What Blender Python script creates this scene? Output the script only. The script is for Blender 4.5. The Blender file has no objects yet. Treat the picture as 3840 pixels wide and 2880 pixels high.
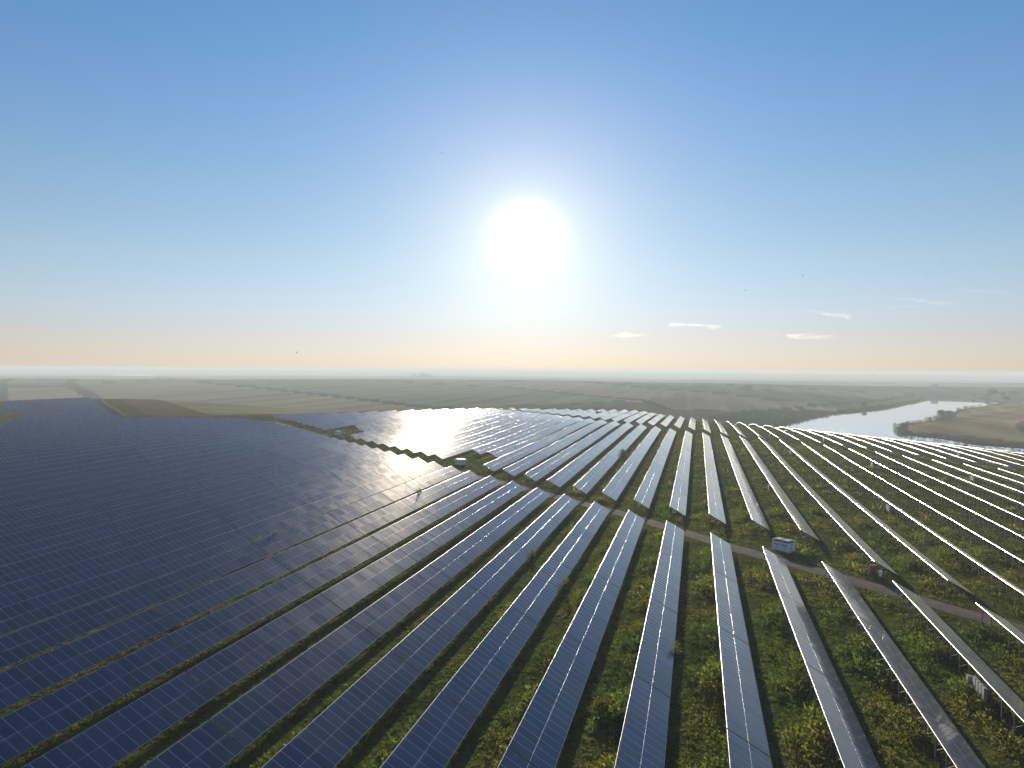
import bpy, math, random
import numpy as np
from mathutils import Matrix, Vector

random.seed(7)
rng = np.random.default_rng(11)
scene = bpy.context.scene
COL = scene.collection

# ------------------------------------------------------------------ camera
# World: panel rows run along +Y, X is across the rows, camera 27.7 m above the near ground.
CAM_Z = 27.7
FPX, CX, CY = 2562.0, 1920.0, 1440.0          # focal length and centre of the photograph in its own pixels
YAW, PITCH, ROLL = math.radians(15.2), math.atan(52 / FPX), math.atan(0.0060)
_f0 = np.array([-math.sin(YAW), math.cos(YAW), 0.0]); _r0 = np.array([math.cos(YAW), math.sin(YAW), 0.0]); _z = np.array([0, 0, 1.0])
FW = _f0 * math.cos(PITCH) - _z * math.sin(PITCH)
_up = _z * math.cos(PITCH) + _f0 * math.sin(PITCH)
RT = _r0 * math.cos(ROLL) + _up * math.sin(ROLL)
UP = _up * math.cos(ROLL) - _r0 * math.sin(ROLL)
cam_data = bpy.data.cameras.new("camera")
cam_data.sensor_width = 36.0
cam_data.lens = 36.0 * FPX / 3840.0
cam_data.clip_start = 0.5
cam_data.clip_end = 80000.0
cam = bpy.data.objects.new("camera", cam_data)
m = Matrix.Identity(4)
for i in range(3):
    m[i][0], m[i][1], m[i][2] = RT[i], UP[i], -FW[i]
m[2][3] = CAM_Z
cam.matrix_world = m
COL.objects.link(cam)
scene.camera = cam

# ------------------------------------------------------------------ light
SUN_DIR = np.array([-0.23836573, 0.95260905, 0.18899147])
SUN_EL = math.asin(SUN_DIR[2]); SUN_AZ = math.atan2(SUN_DIR[0], SUN_DIR[1])
sun_data = bpy.data.lights.new("sun", 'SUN')
sun_data.energy = 5.0
sun_data.angle = math.radians(0.53)
sun_data.color = (1.0, 0.84, 0.60)
sun = bpy.data.objects.new("sun", sun_data)
sun.rotation_euler = Vector(SUN_DIR).to_track_quat('Z', 'Y').to_euler()
sun.location = (-60, 200, 120)
COL.objects.link(sun)

world = bpy.data.worlds.new("World")
scene.world = world
world.use_nodes = True
WT = world.node_tree
WT.nodes.clear()


class NT:
    """small helper for writing node trees"""
    def __init__(self, tree): self.t = tree
    def n(self, kind, **kw):
        nd = self.t.nodes.new(kind)
        for k, v in kw.items():
            setattr(nd, k, v)
        return nd
    def put(self, sock, v):
        if isinstance(v, bpy.types.NodeSocket): self.t.links.new(v, sock)
        elif v is not None: sock.default_value = v
    def math(self, op, a, b=None, c=None, clamp=False):
        nd = self.n('ShaderNodeMath', operation=op, use_clamp=clamp)
        self.put(nd.inputs[0], a); self.put(nd.inputs[1], b); self.put(nd.inputs[2], c)
        return nd.outputs[0]
    def vmath(self, op, a, b=None):
        nd = self.n('ShaderNodeVectorMath', operation=op)
        self.put(nd.inputs[0], a); self.put(nd.inputs[1], b)
        return nd
    def mix(self, fac, a, b, blend='MIX'):
        nd = self.n('ShaderNodeMix', data_type='RGBA', blend_type=blend)
        self.put(nd.inputs[0], fac); self.put(nd.inputs[6], a); self.put(nd.inputs[7], b)
        return nd.outputs[2]
    def ramp(self, fac, stops, interp='LINEAR'):
        nd = self.n('ShaderNodeValToRGB')
        nd.color_ramp.interpolation = interp
        e = nd.color_ramp.elements
        while len(e) < len(stops): e.new(0.5)
        for el, (p, c) in zip(e, stops):
            el.position = p
            el.color = c if len(c) == 4 else (*c, 1)
        self.put(nd.inputs[0], fac)
        return nd.outputs[0]
    def noise(self, vec, scale, detail=4, rough=0.55, dist=0.0):
        nd = self.n('ShaderNodeTexNoise')
        self.put(nd.inputs['Vector'], vec); nd.inputs['Scale'].default_value = scale
        nd.inputs['Detail'].default_value = detail; nd.inputs['Roughness'].default_value = rough
        nd.inputs['Distortion'].default_value = dist
        return nd.outputs[0]
    def mapping(self, vec, scale=(1, 1, 1), rot=(0, 0, 0)):
        nd = self.n('ShaderNodeMapping')
        self.put(nd.inputs['Vector'], vec)
        nd.inputs['Scale'].default_value = scale; nd.inputs['Rotation'].default_value = rot
        return nd.outputs[0]


w = NT(WT)
sky = w.n('ShaderNodeTexSky', sky_type='NISHITA', sun_disc=False)
sky.sun_elevation = SUN_EL
sky.sun_rotation = SUN_AZ
sky.altitude = 100
sky.air_density = 1.0
sky.dust_density = 0.0
sky.ozone_density = 3.0
geo = w.n('ShaderNodeTexCoord')
dirn = w.vmath('NORMALIZE', geo.outputs['Generated']).outputs[0]
cosang = w.vmath('DOT_PRODUCT', dirn, tuple(SUN_DIR)).outputs['Value']
ang = w.math('MULTIPLY', w.math('ARCCOSINE', w.math('MINIMUM', cosang, 1.0)), 180 / math.pi)
def gauss(a, width):
    q = w.math('DIVIDE', a, width)
    return w.math('EXPONENT', w.math('MULTIPLY', w.math('MULTIPLY', q, q), -1.0))
def expo(a, width):
    return w.math('EXPONENT', w.math('DIVIDE', a, -width))
sep = w.n('ShaderNodeSeparateXYZ'); w.put(sep.inputs[0], dirn)
elev = w.math('MAXIMUM', sep.outputs[2], 0.0)
SKY_STRENGTH = 0.0859
bg_sky = w.n('ShaderNodeBackground')
tint = w.ramp(elev, [(0.0, (0.62, 0.60, 0.83)), (0.046, (0.775, 0.62, 0.75)), (0.087, (0.90, 0.715, 0.76)), (0.145, (0.99, 0.81, 0.77)),
                     (0.23, (0.99, 0.87, 0.82)), (0.334, (0.91, 0.895, 0.94)), (0.43, (0.75, 0.92, 1.0)), (0.8, (0.75, 0.88, 1.0))])
w.put(bg_sky.inputs[0], w.mix(1.0, sky.outputs[0], tint, 'MULTIPLY'))
bg_sky.inputs[1].default_value = SKY_STRENGTH
# circumsolar light: the low sun's own glare in the moist morning air
core = w.math('ADD', w.math('MULTIPLY', gauss(ang, 1.65), 2.0), w.math('MULTIPLY', gauss(ang, 4.0), 0.03))
halo = w.math('MULTIPLY', expo(ang, 6.0), 0.46)
bg_aur = w.n('ShaderNodeBackground')
cmix = w.vmath('SCALE', (1.0, 0.95, 0.88)); w.put(cmix.inputs['Scale'], core)
hmix = w.vmath('SCALE', (1.0, 0.75, 0.40)); w.put(hmix.inputs['Scale'], halo)
wmix = w.vmath('SCALE', (0.80, 0.92, 1.0)); w.put(wmix.inputs['Scale'], w.math('MULTIPLY', expo(ang, 20.0), 0.045))
w.put(bg_aur.inputs[0], w.vmath('ADD', w.vmath('ADD', cmix.outputs[0], hmix.outputs[0]).outputs[0], wmix.outputs[0]).outputs[0])
bg_aur.inputs[1].default_value = 1.0
add = w.n('ShaderNodeAddShader')
WT.links.new(bg_sky.outputs[0], add.inputs[0]); WT.links.new(bg_aur.outputs[0], add.inputs[1])
wo = w.n('ShaderNodeOutputWorld')
WT.links.new(add.outputs[0], wo.inputs['Surface'])

scene.view_settings.view_transform = 'Standard'
scene.view_settings.look = 'None'
scene.view_settings.gamma = 1.0
scene.view_settings.exposure = 0.8
scene.cycles.use_denoising = True
scene.cycles.volume_bounces = 0
scene.cycles.max_bounces = 6
scene.cycles.transparent_max_bounces = 12

# ------------------------------------------------------------------ terrain
S = 7.1                                   # pitch of the panel rows across X
XH1 = -5.04 * 25.2 / 24.9 + 0.28
def XH(k): return XH1 + S * (k - 1)       # X of the high edge of row k
HIGH = 2.35                               # height of the high panel edge above ground

_pts = """-25 148 -23.7;-23 136 -23.8;-20 120 -24.05;-17 103 -24.2;-14 87 -24.35;-11 70 -24.55;-8 53 -24.7;-6 42 -24.85;-4 33 -24.9
-25 272 -23.6;-23 260 -23.85;-21 249 -24.0;-19 237 -24.15;-17 226 -24.3;-15 214 -24.45;-13 202 -24.5;-11 191 -24.6;-9 179 -24.75;-7 167 -24.95;-5 155.4 -25.1;-4 150 -25.15;-3 144 -25.25
-22 268 -23.75;-16 230 -24.5;-14 219 -24.85;-12 208 -24.95;-10 196 -25.0;-8 204 -24.95;-6 172 -25.1;-4 160 -25.15;-3 154 -25.25
4 99 -25.5;5 93 -25.75;6 88 -25.95;4 118 -25.7;5 102 -25.75;6 97 -26.05
-27 315 -23.4;-25 334 -23.45;-23 353 -23.4;-21 371 -23.4;-19 390 -23.55;-17 409 -23.85;-15 412 -24.1;-13 399 -24.35;-11 393 -24.6;-9 379 -24.75;-7 365 -24.9;-5 353 -25.15;-3 342 -25.4
4 289 -25.9;5 286 -25.95;6 281 -26.2;7 275 -26.3;8 271 -26.7;9 265 -26.95;10 259 -27.25;11 254 -27.6;12 248 -27.9;13 242 -28.25;14 236 -28.5
7 155 -26.4;7 93 -26.25;8 159 -26.8;8 111 -26.7;9 161 -26.95;9 129 -26.9;9 204 -27.0;10 165 -27.15;10 232 -27.3;11 167 -27.4;12 183 -27.65;13 201 -28.0;14 219 -28.55
3 91 -25.6;-7 68 -24.95;-4 56 -24.9;0 60 -25.2;2 60 -25.3;2 20 -25.2;6 30 -25.9;0 20 -25.1;0 130 -25.45;0 200 -25.35;2 200 -25.5;2 270 -25.6;0 300 -25.6
-3 375 -27.3;-5 383 -26.7;-1 372 -27.2;4 300 -26.3;6 293 -26.3;8 286 -27.0;10 277 -27.7;12 266 -28.4;14 256 -29.1
-5 476 -28.8;-3 463 -29.0;8 369 -28.9;10 362 -29.6;12 352 -29.9;14 340 -30.4;16 331 -30.8;18 320 -31.3;20 300 -31.6
8 379 -29.3;9 383 -30.0;11 378 -30.7;-5 555 -30.7;-3 570 -32.2;3 505 -32.0;5 500 -33.4;6 505 -34.8;1 400 -27.9;3 400 -28.3"""
XC, YC, ZC = [], [], []
for tok in _pts.replace('\n', ';').split(';'):
    k, y, z = map(float, tok.split())
    XC.append(XH(k)); YC.append(y); ZC.append(z - HIGH + CAM_Z)
for x, y, z in ((-285, 279, -23.5), (-461, 431, -23.5), (-472, 374, -23.5), (-374, 293, -23.6), (-297, 238, -23.6), (-240, 180, -23.6), (-300, 150, -23.6), (-400, 380, -23.4), (-250, 60, -23.9), (-120, 10, -24.4), (140, 200, -32.2), (150, 290, -34.0), (140, 60, -31), (60, 30, -27.4)):
    XC.append(x); YC.append(y); ZC.append(z - HIGH + CAM_Z)
XC, YC, ZC = map(np.array, (XC, YC, ZC))
SC = 100.0
def _tpsk(r2):
    return 0.5 * r2 * np.log(r2 + 1e-9)
def _fit():
    n = len(XC); P = np.c_[np.ones(n), XC / SC, YC / SC]
    K = _tpsk(((XC[:, None] - XC) ** 2 + (YC[:, None] - YC) ** 2) / SC ** 2)
    A = np.zeros((n + 3, n + 3)); A[:n, :n] = K + 0.004 * np.eye(n); A[:n, n:] = P; A[n:, :n] = P.T
    return np.linalg.solve(A, np.r_[ZC, 0, 0, 0])
_W = _fit()
def hill_tps(x, y):
    x = np.atleast_1d(np.asarray(x, float)); y = np.atleast_1d(np.asarray(y, float))
    out = np.empty(len(x)); n = len(XC)
    for a in range(0, len(x), 20000):
        xs, ys = x[a:a + 20000], y[a:a + 20000]
        K = _tpsk(((xs[:, None] - XC) ** 2 + (ys[:, None] - YC) ** 2) / SC ** 2)
        out[a:a + 20000] = K @ _W[:n] + _W[n] + _W[n + 1] * xs / SC + _W[n + 2] * ys / SC
    return out

def poly_dist(x, y, poly):
    """signed distance to a polygon, negative inside"""
    P = np.array(poly, float); Q = np.roll(P, -1, 0)
    d = np.full(x.shape, 1e18); inside = np.zeros(x.shape, bool)
    for (ax, ay), (bx, by) in zip(P, Q):
        ex, ey = bx - ax, by - ay
        t = np.clip(((x - ax) * ex + (y - ay) * ey) / (ex * ex + ey * ey + 1e-12), 0, 1)
        d = np.minimum(d, (x - ax - t * ex) ** 2 + (y - ay - t * ey) ** 2)
        c = ((ay > y) != (by > y)) & (x < (bx - ax) * (y - ay) / (by - ay + 1e-12) + ax)
        inside ^= c
    d = np.sqrt(d)
    return np.where(inside, -d, d)
def line_dist(x, y, pts):
    P = np.array(pts, float); d = np.full(x.shape, 1e18)
    for (ax, ay), (bx, by) in zip(P[:-1], P[1:]):
        ex, ey = bx - ax, by - ay
        t = np.clip(((x - ax) * ex + (y - ay) * ey) / (ex * ex + ey * ey + 1e-12), 0, 1)
        d = np.minimum(d, (x - ax - t * ex) ** 2 + (y - ay - t * ey) ** 2)
    return np.sqrt(d)
def sstep(a, b, v):
    t = np.clip((v - a) / (b - a), 0, 1)
    return t * t * (3 - 2 * t)

HILL = [(-60, -150), (70, -80), (135, 60), (150, 250), (150, 330), (110, 400), (50, 500), (-40, 565), (-110, 430), (-205, 318), (-285, 285), (-461, 440), (-490, 380), (-330, 150), (-250, -50)]
WATER_Z = -50.0 + CAM_Z
def ray(px, py):
    return FW + RT * (px - CX) / FPX - UP * (py - CY) / FPX
def onplane(px, py, z):
    d = ray(px, py); t = (z - CAM_Z) / d[2]
    return d[0] * t, d[1] * t
_LB = [(2951.6, 1595), (3027.6, 1575.6), (3123, 1556), (3227, 1547), (3314, 1536.5), (3392, 1519), (3427, 1512.7), (3468, 1502), (3455, 1489)]
_FB = [(3531, 1491), (3661, 1496), (3726, 1505)]
_RB = [(3748, 1512.7), (3674, 1525.7), (3592, 1536.5), (3574, 1549.6), (3509, 1575.6), (3461.6, 1582), (3383.4, 1588.6), (3364, 1608), (3377, 1630), (3444, 1638.5), (3522, 1645), (3583, 1656), (3661, 1669), (3748, 1675), (3840, 1684), (3990, 1700)]
LB = [onplane(x, y, WATER_Z) for x, y in _LB]; FB = [onplane(x, y, WATER_Z) for x, y in _FB]; RB = [onplane(x, y, WATER_Z) for x, y in _RB]
RIVER = [(62, 560)] + LB + FB + RB + [(330, 400), (290, 330), (235, 380), (185, 430), (120, 500)]

def plain(x, y):
    d = np.hypot(x, y); th = np.arctan2(x, y)
    dd = d * (1 + 0.10 * np.sin(3.1 * th + 0.6) + 0.05 * np.sin(9 * th + 1.0))
    z = np.interp(dd, [0, 800, 1800, 2050, 2600, 3000, 3400, 4100, 4700, 5600, 7400, 10000, 30000],
                  [-45, -45, -28, -31, -52, -46, -37, -58, -44, -56, -34, -22, -22])
    z = z + 1.3 * np.sin(x / 170 + 0.4) * np.sin(y / 230 + 1.1) * sstep(300, 900, d)
    rd = poly_dist(x, y, RIVER)
    bank = WATER_Z - CAM_Z + 0.5 + np.clip(rd, -8, 400) * 0.05
    z = np.where(rd < 400, z * sstep(40, 400, rd) + bank * (1 - sstep(40, 400, rd)), z)
    z = np.where(rd < 3, np.minimum(z, WATER_Z - CAM_Z + 0.5 - np.clip(3 - rd, 0, 20) * 0.2), z)
    # the stubble hill inside the river bend
    q = np.hypot((x - 690) / 380, (y - 930) / 420)
    z = z + 22 * np.clip(1 - q * q, 0, 1) ** 1.5 * sstep(5, 160, rd)
    return z + CAM_Z
def height(x, y):
    x = np.atleast_1d(np.asarray(x, float)); y = np.atleast_1d(np.asarray(y, float))
    hd = poly_dist(x, y, HILL)
    wgt = 1 - sstep(10, 260, hd)
    rd = poly_dist(x, y, RIVER)
    wgt = wgt * sstep(10, 120, rd)
    z = plain(x, y)
    idx = np.where(wgt > 0)[0]
    if len(idx):
        z[idx] = z[idx] * (1 - wgt[idx]) + hill_tps(x[idx], y[idx]) * wgt[idx]
    return z
def h1(x, y): return float(height(x, y)[0])
def hit_ground(px, py):
    """first point of the terrain along a line of sight, used to carry measured points onto the ground"""
    d = ray(px, py); t = np.geomspace(30, 25000, 1500)
    x, y, z = d[0] * t, d[1] * t, CAM_Z + d[2] * t
    below = np.where(z < height(x, y))[0]
    i = below[0] if len(below) else 1499
    if i == 0: return x[0], y[0]
    a, b = t[i - 1], t[i]
    for _ in range(18):
        c = 0.5 * (a + b)
        if CAM_Z + d[2] * c < h1(d[0] * c, d[1] * c): b = c
        else: a = c
    return d[0] * b, d[1] * b

# ------------------------------------------------------------------ object helpers
def link(o, parent=None):
    COL.objects.link(o)
    if parent is not None: o.parent = parent
    return o
def tag(o, label=None, cat=None, group=None, kind=None):
    if label: o['label'] = label
    if cat: o['category'] = cat
    if group: o['group'] = group
    if kind: o['kind'] = kind
    return o
def empty(name, loc, rz=0.0):
    o = bpy.data.objects.new(name, None)
    o.empty_display_size = 0.5
    o.location = loc; o.rotation_euler = (0, 0, rz)
    return link(o)
def mesh_np(name, verts, faces, mats=(), smooth=False, cols=None, colname="Col"):
    """faces: (n,3) or (n,4) array"""
    verts = np.asarray(verts, np.float32); faces = np.asarray(faces, np.int32)
    me = bpy.data.meshes.new(name)
    n, c = faces.shape
    me.vertices.add(len(verts)); me.vertices.foreach_set("co", verts.ravel())
    me.loops.add(n * c); me.loops.foreach_set("vertex_index", faces.ravel())
    me.polygons.add(n); me.polygons.foreach_set("loop_start", np.arange(0, n * c, c, dtype=np.int32))
    me.polygons.foreach_set("loop_total", np.full(n, c, np.int32))
    if smooth: me.polygons.foreach_set("use_smooth", np.ones(n, bool))
    for mt in mats: me.materials.append(mt)
    if cols is not None:
        at = me.color_attributes.new(colname, 'FLOAT_COLOR', 'POINT')
        cc = np.ones((len(verts), 4), np.float32); cc[:, :3] = cols
        at.data.foreach_set("color", cc.ravel())
    me.update(calc_edges=True)
    return me
class MB:
    """collects boxes, prisms and quads for one mesh"""
    def __init__(self): self.v, self.f, self.m, self.uv = [], [], [], []
    def quad(self, a, b, c, d, mi=0, uv=None):
        i = len(self.v); self.v += [a, b, c, d]; self.f.append((i, i + 1, i + 2, i + 3)); self.m.append(mi); self.uv.append(uv)
    def box(self, x0, x1, y0, y1, z0, z1, mi=0, M=None, bevel=0.0):
        P = [Vector((x, y, z)) for z in (z0, z1) for y in (y0, y1) for x in (x0, x1)]
        if M is not None: P = [M @ p for p in P]
        P = [tuple(p) for p in P]
        for q in ((0, 2, 3, 1), (4, 5, 7, 6), (0, 1, 5, 4), (1, 3, 7, 5), (3, 2, 6, 7), (2, 0, 4, 6)):
            self.quad(*[P[j] for j in q], mi)
    def bar(self, p, q, wd, ht, mi=0):
        p, q = Vector(p), Vector(q); d = q - p
        M = Matrix.Translation(p) @ d.to_track_quat('Z', 'Y').to_matrix().to_4x4()
        self.box(-wd / 2, wd / 2, -ht / 2, ht / 2, 0, d.length, mi, M)
    def mesh(self, name, mats, smooth=False):
        me = bpy.data.meshes.new(name)
        me.from_pydata(self.v, [], self.f)
        for mt in mats: me.materials.append(mt)
        me.polygons.foreach_set("material_index", self.m)
        if any(u is not None for u in self.uv):
            ul = me.uv_layers.new(name="UVMap"); k = 0; arr = []
            for u in self.uv:
                arr += [c for p in (u or ((0, 0),) * 4) for c in p]
            ul.data.foreach_set("uv", arr)
        if smooth:
            import bmesh
            bm = bmesh.new(); bm.from_mesh(me); bmesh.ops.remove_doubles(bm, verts=bm.verts, dist=1e-5); bm.to_mesh(me); bm.free()
            me.polygons.foreach_set("use_smooth", [True] * len(me.polygons))
        me.update()
        return me
    def build(self, name, mats, parent=None, smooth=False):
        return link(bpy.data.objects.new(name, self.mesh(name, mats, smooth)), parent)

def material(name):
    mt = bpy.data.materials.new(name); mt.use_nodes = True
    mt.node_tree.nodes.clear()
    t = NT(mt.node_tree)
    out = t.n('ShaderNodeOutputMaterial')
    return mt, t, out
def pbr(name, base, rough=0.6, metal=0.0, spec=0.5, noise_amt=0.25, noise_scale=3.0):
    mt, t, out = material(name)
    b = t.n('ShaderNodeBsdfPrincipled')
    tc = t.n('ShaderNodeTexCoord')
    nz = t.noise(tc.outputs['Object'], noise_scale, 5, 0.6)
    c = (*base, 1)
    d = tuple(v * (1 - noise_amt) for v in base) + (1,)
    l = tuple(min(1, v * (1 + noise_amt)) for v in base) + (1,)
    t.put(b.inputs['Base Color'], t.ramp(nz, [(0.3, d), (0.7, l)]))
    b.inputs['Roughness'].default_value = rough; b.inputs['Metallic'].default_value = metal
    b.inputs['Specular IOR Level'].default_value = spec
    t.put(out.inputs['Surface'], b.outputs[0])
    return mt

# ------------------------------------------------------------------ materials
def make_glass():
    mt, t, out = material("solar_glass")
    uv = t.n('ShaderNodeUVMap').outputs[0]
    s = t.n('ShaderNodeSeparateXYZ'); t.put(s.inputs[0], uv)
    u, v = s.outputs[0], s.outputs[1]
    fu = t.math('FRACT', u)
    eu = t.math('MINIMUM', fu, t.math('SUBTRACT', 1.0, fu))       # distance to the module's side, in module widths
    line = t.math('LESS_THAN', eu, 0.038)
    # cells: 6 across, 10 along, with pale gaps
    cu = t.math('FRACT', t.math('MULTIPLY', fu, 6.0)); cv = t.math('FRACT', t.math('MULTIPLY', v, 10.0))
    cu = t.math('MINIMUM', cu, t.math('SUBTRACT', 1.0, cu)); cv = t.math('MINIMUM', cv, t.math('SUBTRACT', 1.0, cv))
    gap = t.math('LESS_THAN', t.math('MINIMUM', cu, cv), 0.03)
    # one random value per module, different for each table
    oi = t.n('ShaderNodeObjectInfo')
    cmb = t.n('ShaderNodeCombineXYZ')
    t.put(cmb.inputs[0], t.math('FLOOR', u)); t.put(cmb.inputs[1], t.math('FLOOR', v))
    t.put(cmb.inputs[2], t.math('MULTIPLY', oi.outputs['Random'], 517.0))
    wn = t.n('ShaderNodeTexWhiteNoise', noise_dimensions='3D'); t.put(wn.inputs['Vector'], cmb.outputs[0])
    geo = t.n('ShaderNodeNewGeometry')
    # dirt: soft streaks and stains in world space
    dirt = t.noise(geo.outputs['Position'], 0.55, 5, 0.62)
    dust = t.math('ADD', t.math('MULTIPLY', dirt, 0.5), t.math('MULTIPLY', wn.outputs['Value'], 0.5))
    cell = t.mix(wn.outputs['Value'], (0.004, 0.019, 0.068, 1), (0.008, 0.030, 0.096, 1))
    cell = t.mix(t.math('MULTIPLY', gap, 0.25), cell, (0.10, 0.12, 0.15, 1))
    base = t.mix(line, cell, (0.125, 0.18, 0.31, 1))
    # modules never sit perfectly true
    jit = t.vmath('SCALE', t.vmath('SUBTRACT', wn.outputs['Color'], (0.5, 0.5, 0.5)).outputs[0])
    jit.inputs['Scale'].default_value = 0.014
    tj = t.n('ShaderNodeTexWhiteNoise', noise_dimensions='1D'); t.put(tj.inputs['W'], t.math('MULTIPLY', oi.outputs['Random'], 91.0))
    jit2 = t.vmath('SCALE', t.vmath('SUBTRACT', tj.outputs['Color'], (0.5, 0.5, 0.5)).outputs[0])
    jit2.inputs['Scale'].default_value = 0.009
    nrm = t.vmath('NORMALIZE', t.vmath('ADD', t.vmath('ADD', geo.outputs['Normal'], jit.outputs[0]).outputs[0], jit2.outputs[0]).outputs[0]).outputs[0]
    b = t.n('ShaderNodeBsdfPrincipled')
    t.put(b.inputs['Base Color'], base)
    t.put(b.inputs['Roughness'], t.math('ADD', 0.165, t.math('MULTIPLY', dust, 0.13)))
    b.inputs['Specular IOR Level'].default_value = 0.031
    b.inputs['Sheen Weight'].default_value = 0.10; b.inputs['Sheen Roughness'].default_value = 0.30; b.inputs['Sheen Tint'].default_value = (0.75, 0.88, 1.0, 1)
    b.inputs['Coat Weight'].default_value = 0.9
    t.put(b.inputs['Coat Roughness'], t.math('ADD', 0.05, t.math('MULTIPLY', dirt, 0.06)))
    b.inputs['Coat IOR'].default_value = 1.45
    t.put(b.inputs['Normal'], nrm); t.put(b.inputs['Coat Normal'], nrm)
    # thin film of dust on the glass
    df = t.n('ShaderNodeBsdfDiffuse'); df.inputs[0].default_value = (0.26, 0.27, 0.29, 1)
    mx = t.n('ShaderNodeMixShader'); fv = t.math('FRACT', v)
    smear = t.math('MULTIPLY', t.math('SUBTRACT', 1.0, t.math('DIVIDE', fv, 0.16), clamp=True), t.math('MULTIPLY', t.math('SUBTRACT', t.noise(geo.outputs['Position'], 0.32, 3, 0.5), 0.48, clamp=True), 2.2))
    t.put(mx.inputs[0], t.math('ADD', t.math('MULTIPLY', dust, 0.03), smear, clamp=True))
    t.put(mx.inputs[1], b.outputs[0]); t.put(mx.inputs[2], df.outputs[0])
    t.put(out.inputs['Surface'], mx.outputs[0])
    return mt
M_GLASS = make_glass()
M_BACK = pbr("backsheet", (0.30, 0.31, 0.33), 0.6)
M_ALU = pbr("aluminium", (0.40, 0.43, 0.48), 0.28, 1.0, noise_amt=0.05)
M_STEEL = pbr("galvanised_steel", (0.11, 0.115, 0.12), 0.65, 0.2, noise_amt=0.2)
M_WHITE = pbr("white_paint", (0.88, 0.87, 0.85), 0.5, noise_amt=0.06)
M_DOOR = pbr("pale_blue_paint", (0.76, 0.78, 0.80), 0.5, noise_amt=0.06)
M_ROOF = pbr("grey_roof", (0.34, 0.35, 0.36), 0.45, noise_amt=0.2)
M_DARK = pbr("dark_trim", (0.03, 0.03, 0.035), 0.5)
M_RUST = pbr("rust_roof", (0.30, 0.20, 0.14), 0.7, noise_amt=0.3)
M_CAB = pbr("grey_cabinet", (0.32, 0.34, 0.37), 0.5, noise_amt=0.08)
M_RED = pbr("red_brown_paint", (0.24, 0.055, 0.03), 0.6, noise_amt=0.2)
M_BIRD = pbr("dark_feathers", (0.02, 0.02, 0.022), 0.8)
M_WOOD = pbr("grey_wood", (0.14, 0.12, 0.10), 0.9)
M_BARK = pbr("bark", (0.07, 0.055, 0.04), 0.9)
def make_leaf():
    mt, t, out = material("leaves")
    at = t.n('ShaderNodeVertexColor', layer_name="Col")
    d = t.n('ShaderNodeBsdfDiffuse'); tr = t.n('ShaderNodeBsdfTranslucent')
    t.put(d.inputs[0], at.outputs[0])
    t.put(tr.inputs[0], t.mix(1.0, at.outputs[0], (1.28, 1.45, 0.8, 1), 'MULTIPLY'))
    mx = t.n('ShaderNodeMixShader'); mx.inputs[0].default_value = 0.55
    t.put(mx.inputs[1], d.outputs[0]); t.put(mx.inputs[2], tr.outputs[0])
    t.put(out.inputs['Surface'], mx.outputs[0])
    return mt
M_LEAF = make_leaf()

def make_ground():
    mt, t, out = material("ground")
    at = t.n('ShaderNodeVertexColor', layer_name="Col")
    sepc = t.n('ShaderNodeVertexColor', layer_name="Kind")   # R = meadow, G = ploughed/stubble furrows
    sk = t.n('ShaderNodeSeparateColor'); t.put(sk.inputs[0], sepc.outputs[0])
    geo = t.n('ShaderNodeNewGeometry'); P = geo.outputs['Position']
    n1 = t.noise(P, 0.35, 6, 0.65)
    n2 = t.noise(P, 0.06, 4, 0.6, 0.5)
    n3 = t.noise(P, 2.2, 4, 0.7)
    big = t.noise(P, 0.006, 5, 0.6)
    mead = t.ramp(n1, [(0.30, (0.34, 0.36, 0.22)), (0.5, (0.95, 0.95, 0.9)), (0.72, (1.6, 1.45, 1.0))])
    mead = t.mix(1.0, mead, t.ramp(n2, [(0.3, (0.75, 0.8, 0.7)), (0.7, (1.3, 1.12, 1.0))]), 'MULTIPLY')
    mead = t.mix(1.0, mead, t.ramp(n3, [(0.3, (0.7, 0.7, 0.7)), (0.7, (1.3, 1.3, 1.3))]), 'MULTIPLY')
    fur = t.noise(t.mapping(P, (0.030, 0.0016, 0.01), (0, 0, math.radians(-62))), 1.0, 5, 0.65)
    field = t.ramp(fur, [(0.32, (0.60, 0.64, 0.62)), (0.68, (1.42, 1.36, 1.30))])
    field = t.mix(1.0, field, t.ramp(big, [(0.3, (0.80, 0.86, 0.80)), (0.7, (1.2, 1.12, 1.1))]), 'MULTIPLY')
    mod = t.mix(sk.outputs[0], field, mead)
    b = t.n('ShaderNodeBsdfPrincipled')
    t.put(b.inputs['Base Color'], t.mix(1.0, at.outputs[0], mod, 'MULTIPLY'))
    b.inputs['Roughness'].default_value = 1.0; b.inputs['Specular IOR Level'].default_value = 0.0
    bump = t.n('ShaderNodeBump'); bump.inputs['Strength'].default_value = 0.9; bump.inputs['Distance'].default_value = 0.5
    t.put(bump.inputs['Height'], t.math('MULTIPLY', t.math('ADD', n1, t.math('MULTIPLY', n3, 0.35)), sk.outputs[0]))
    t.put(b.inputs['Normal'], bump.outputs[0])
    t.put(out.inputs['Surface'], b.outputs[0])
    return mt
M_GROUND = make_ground()
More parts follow.
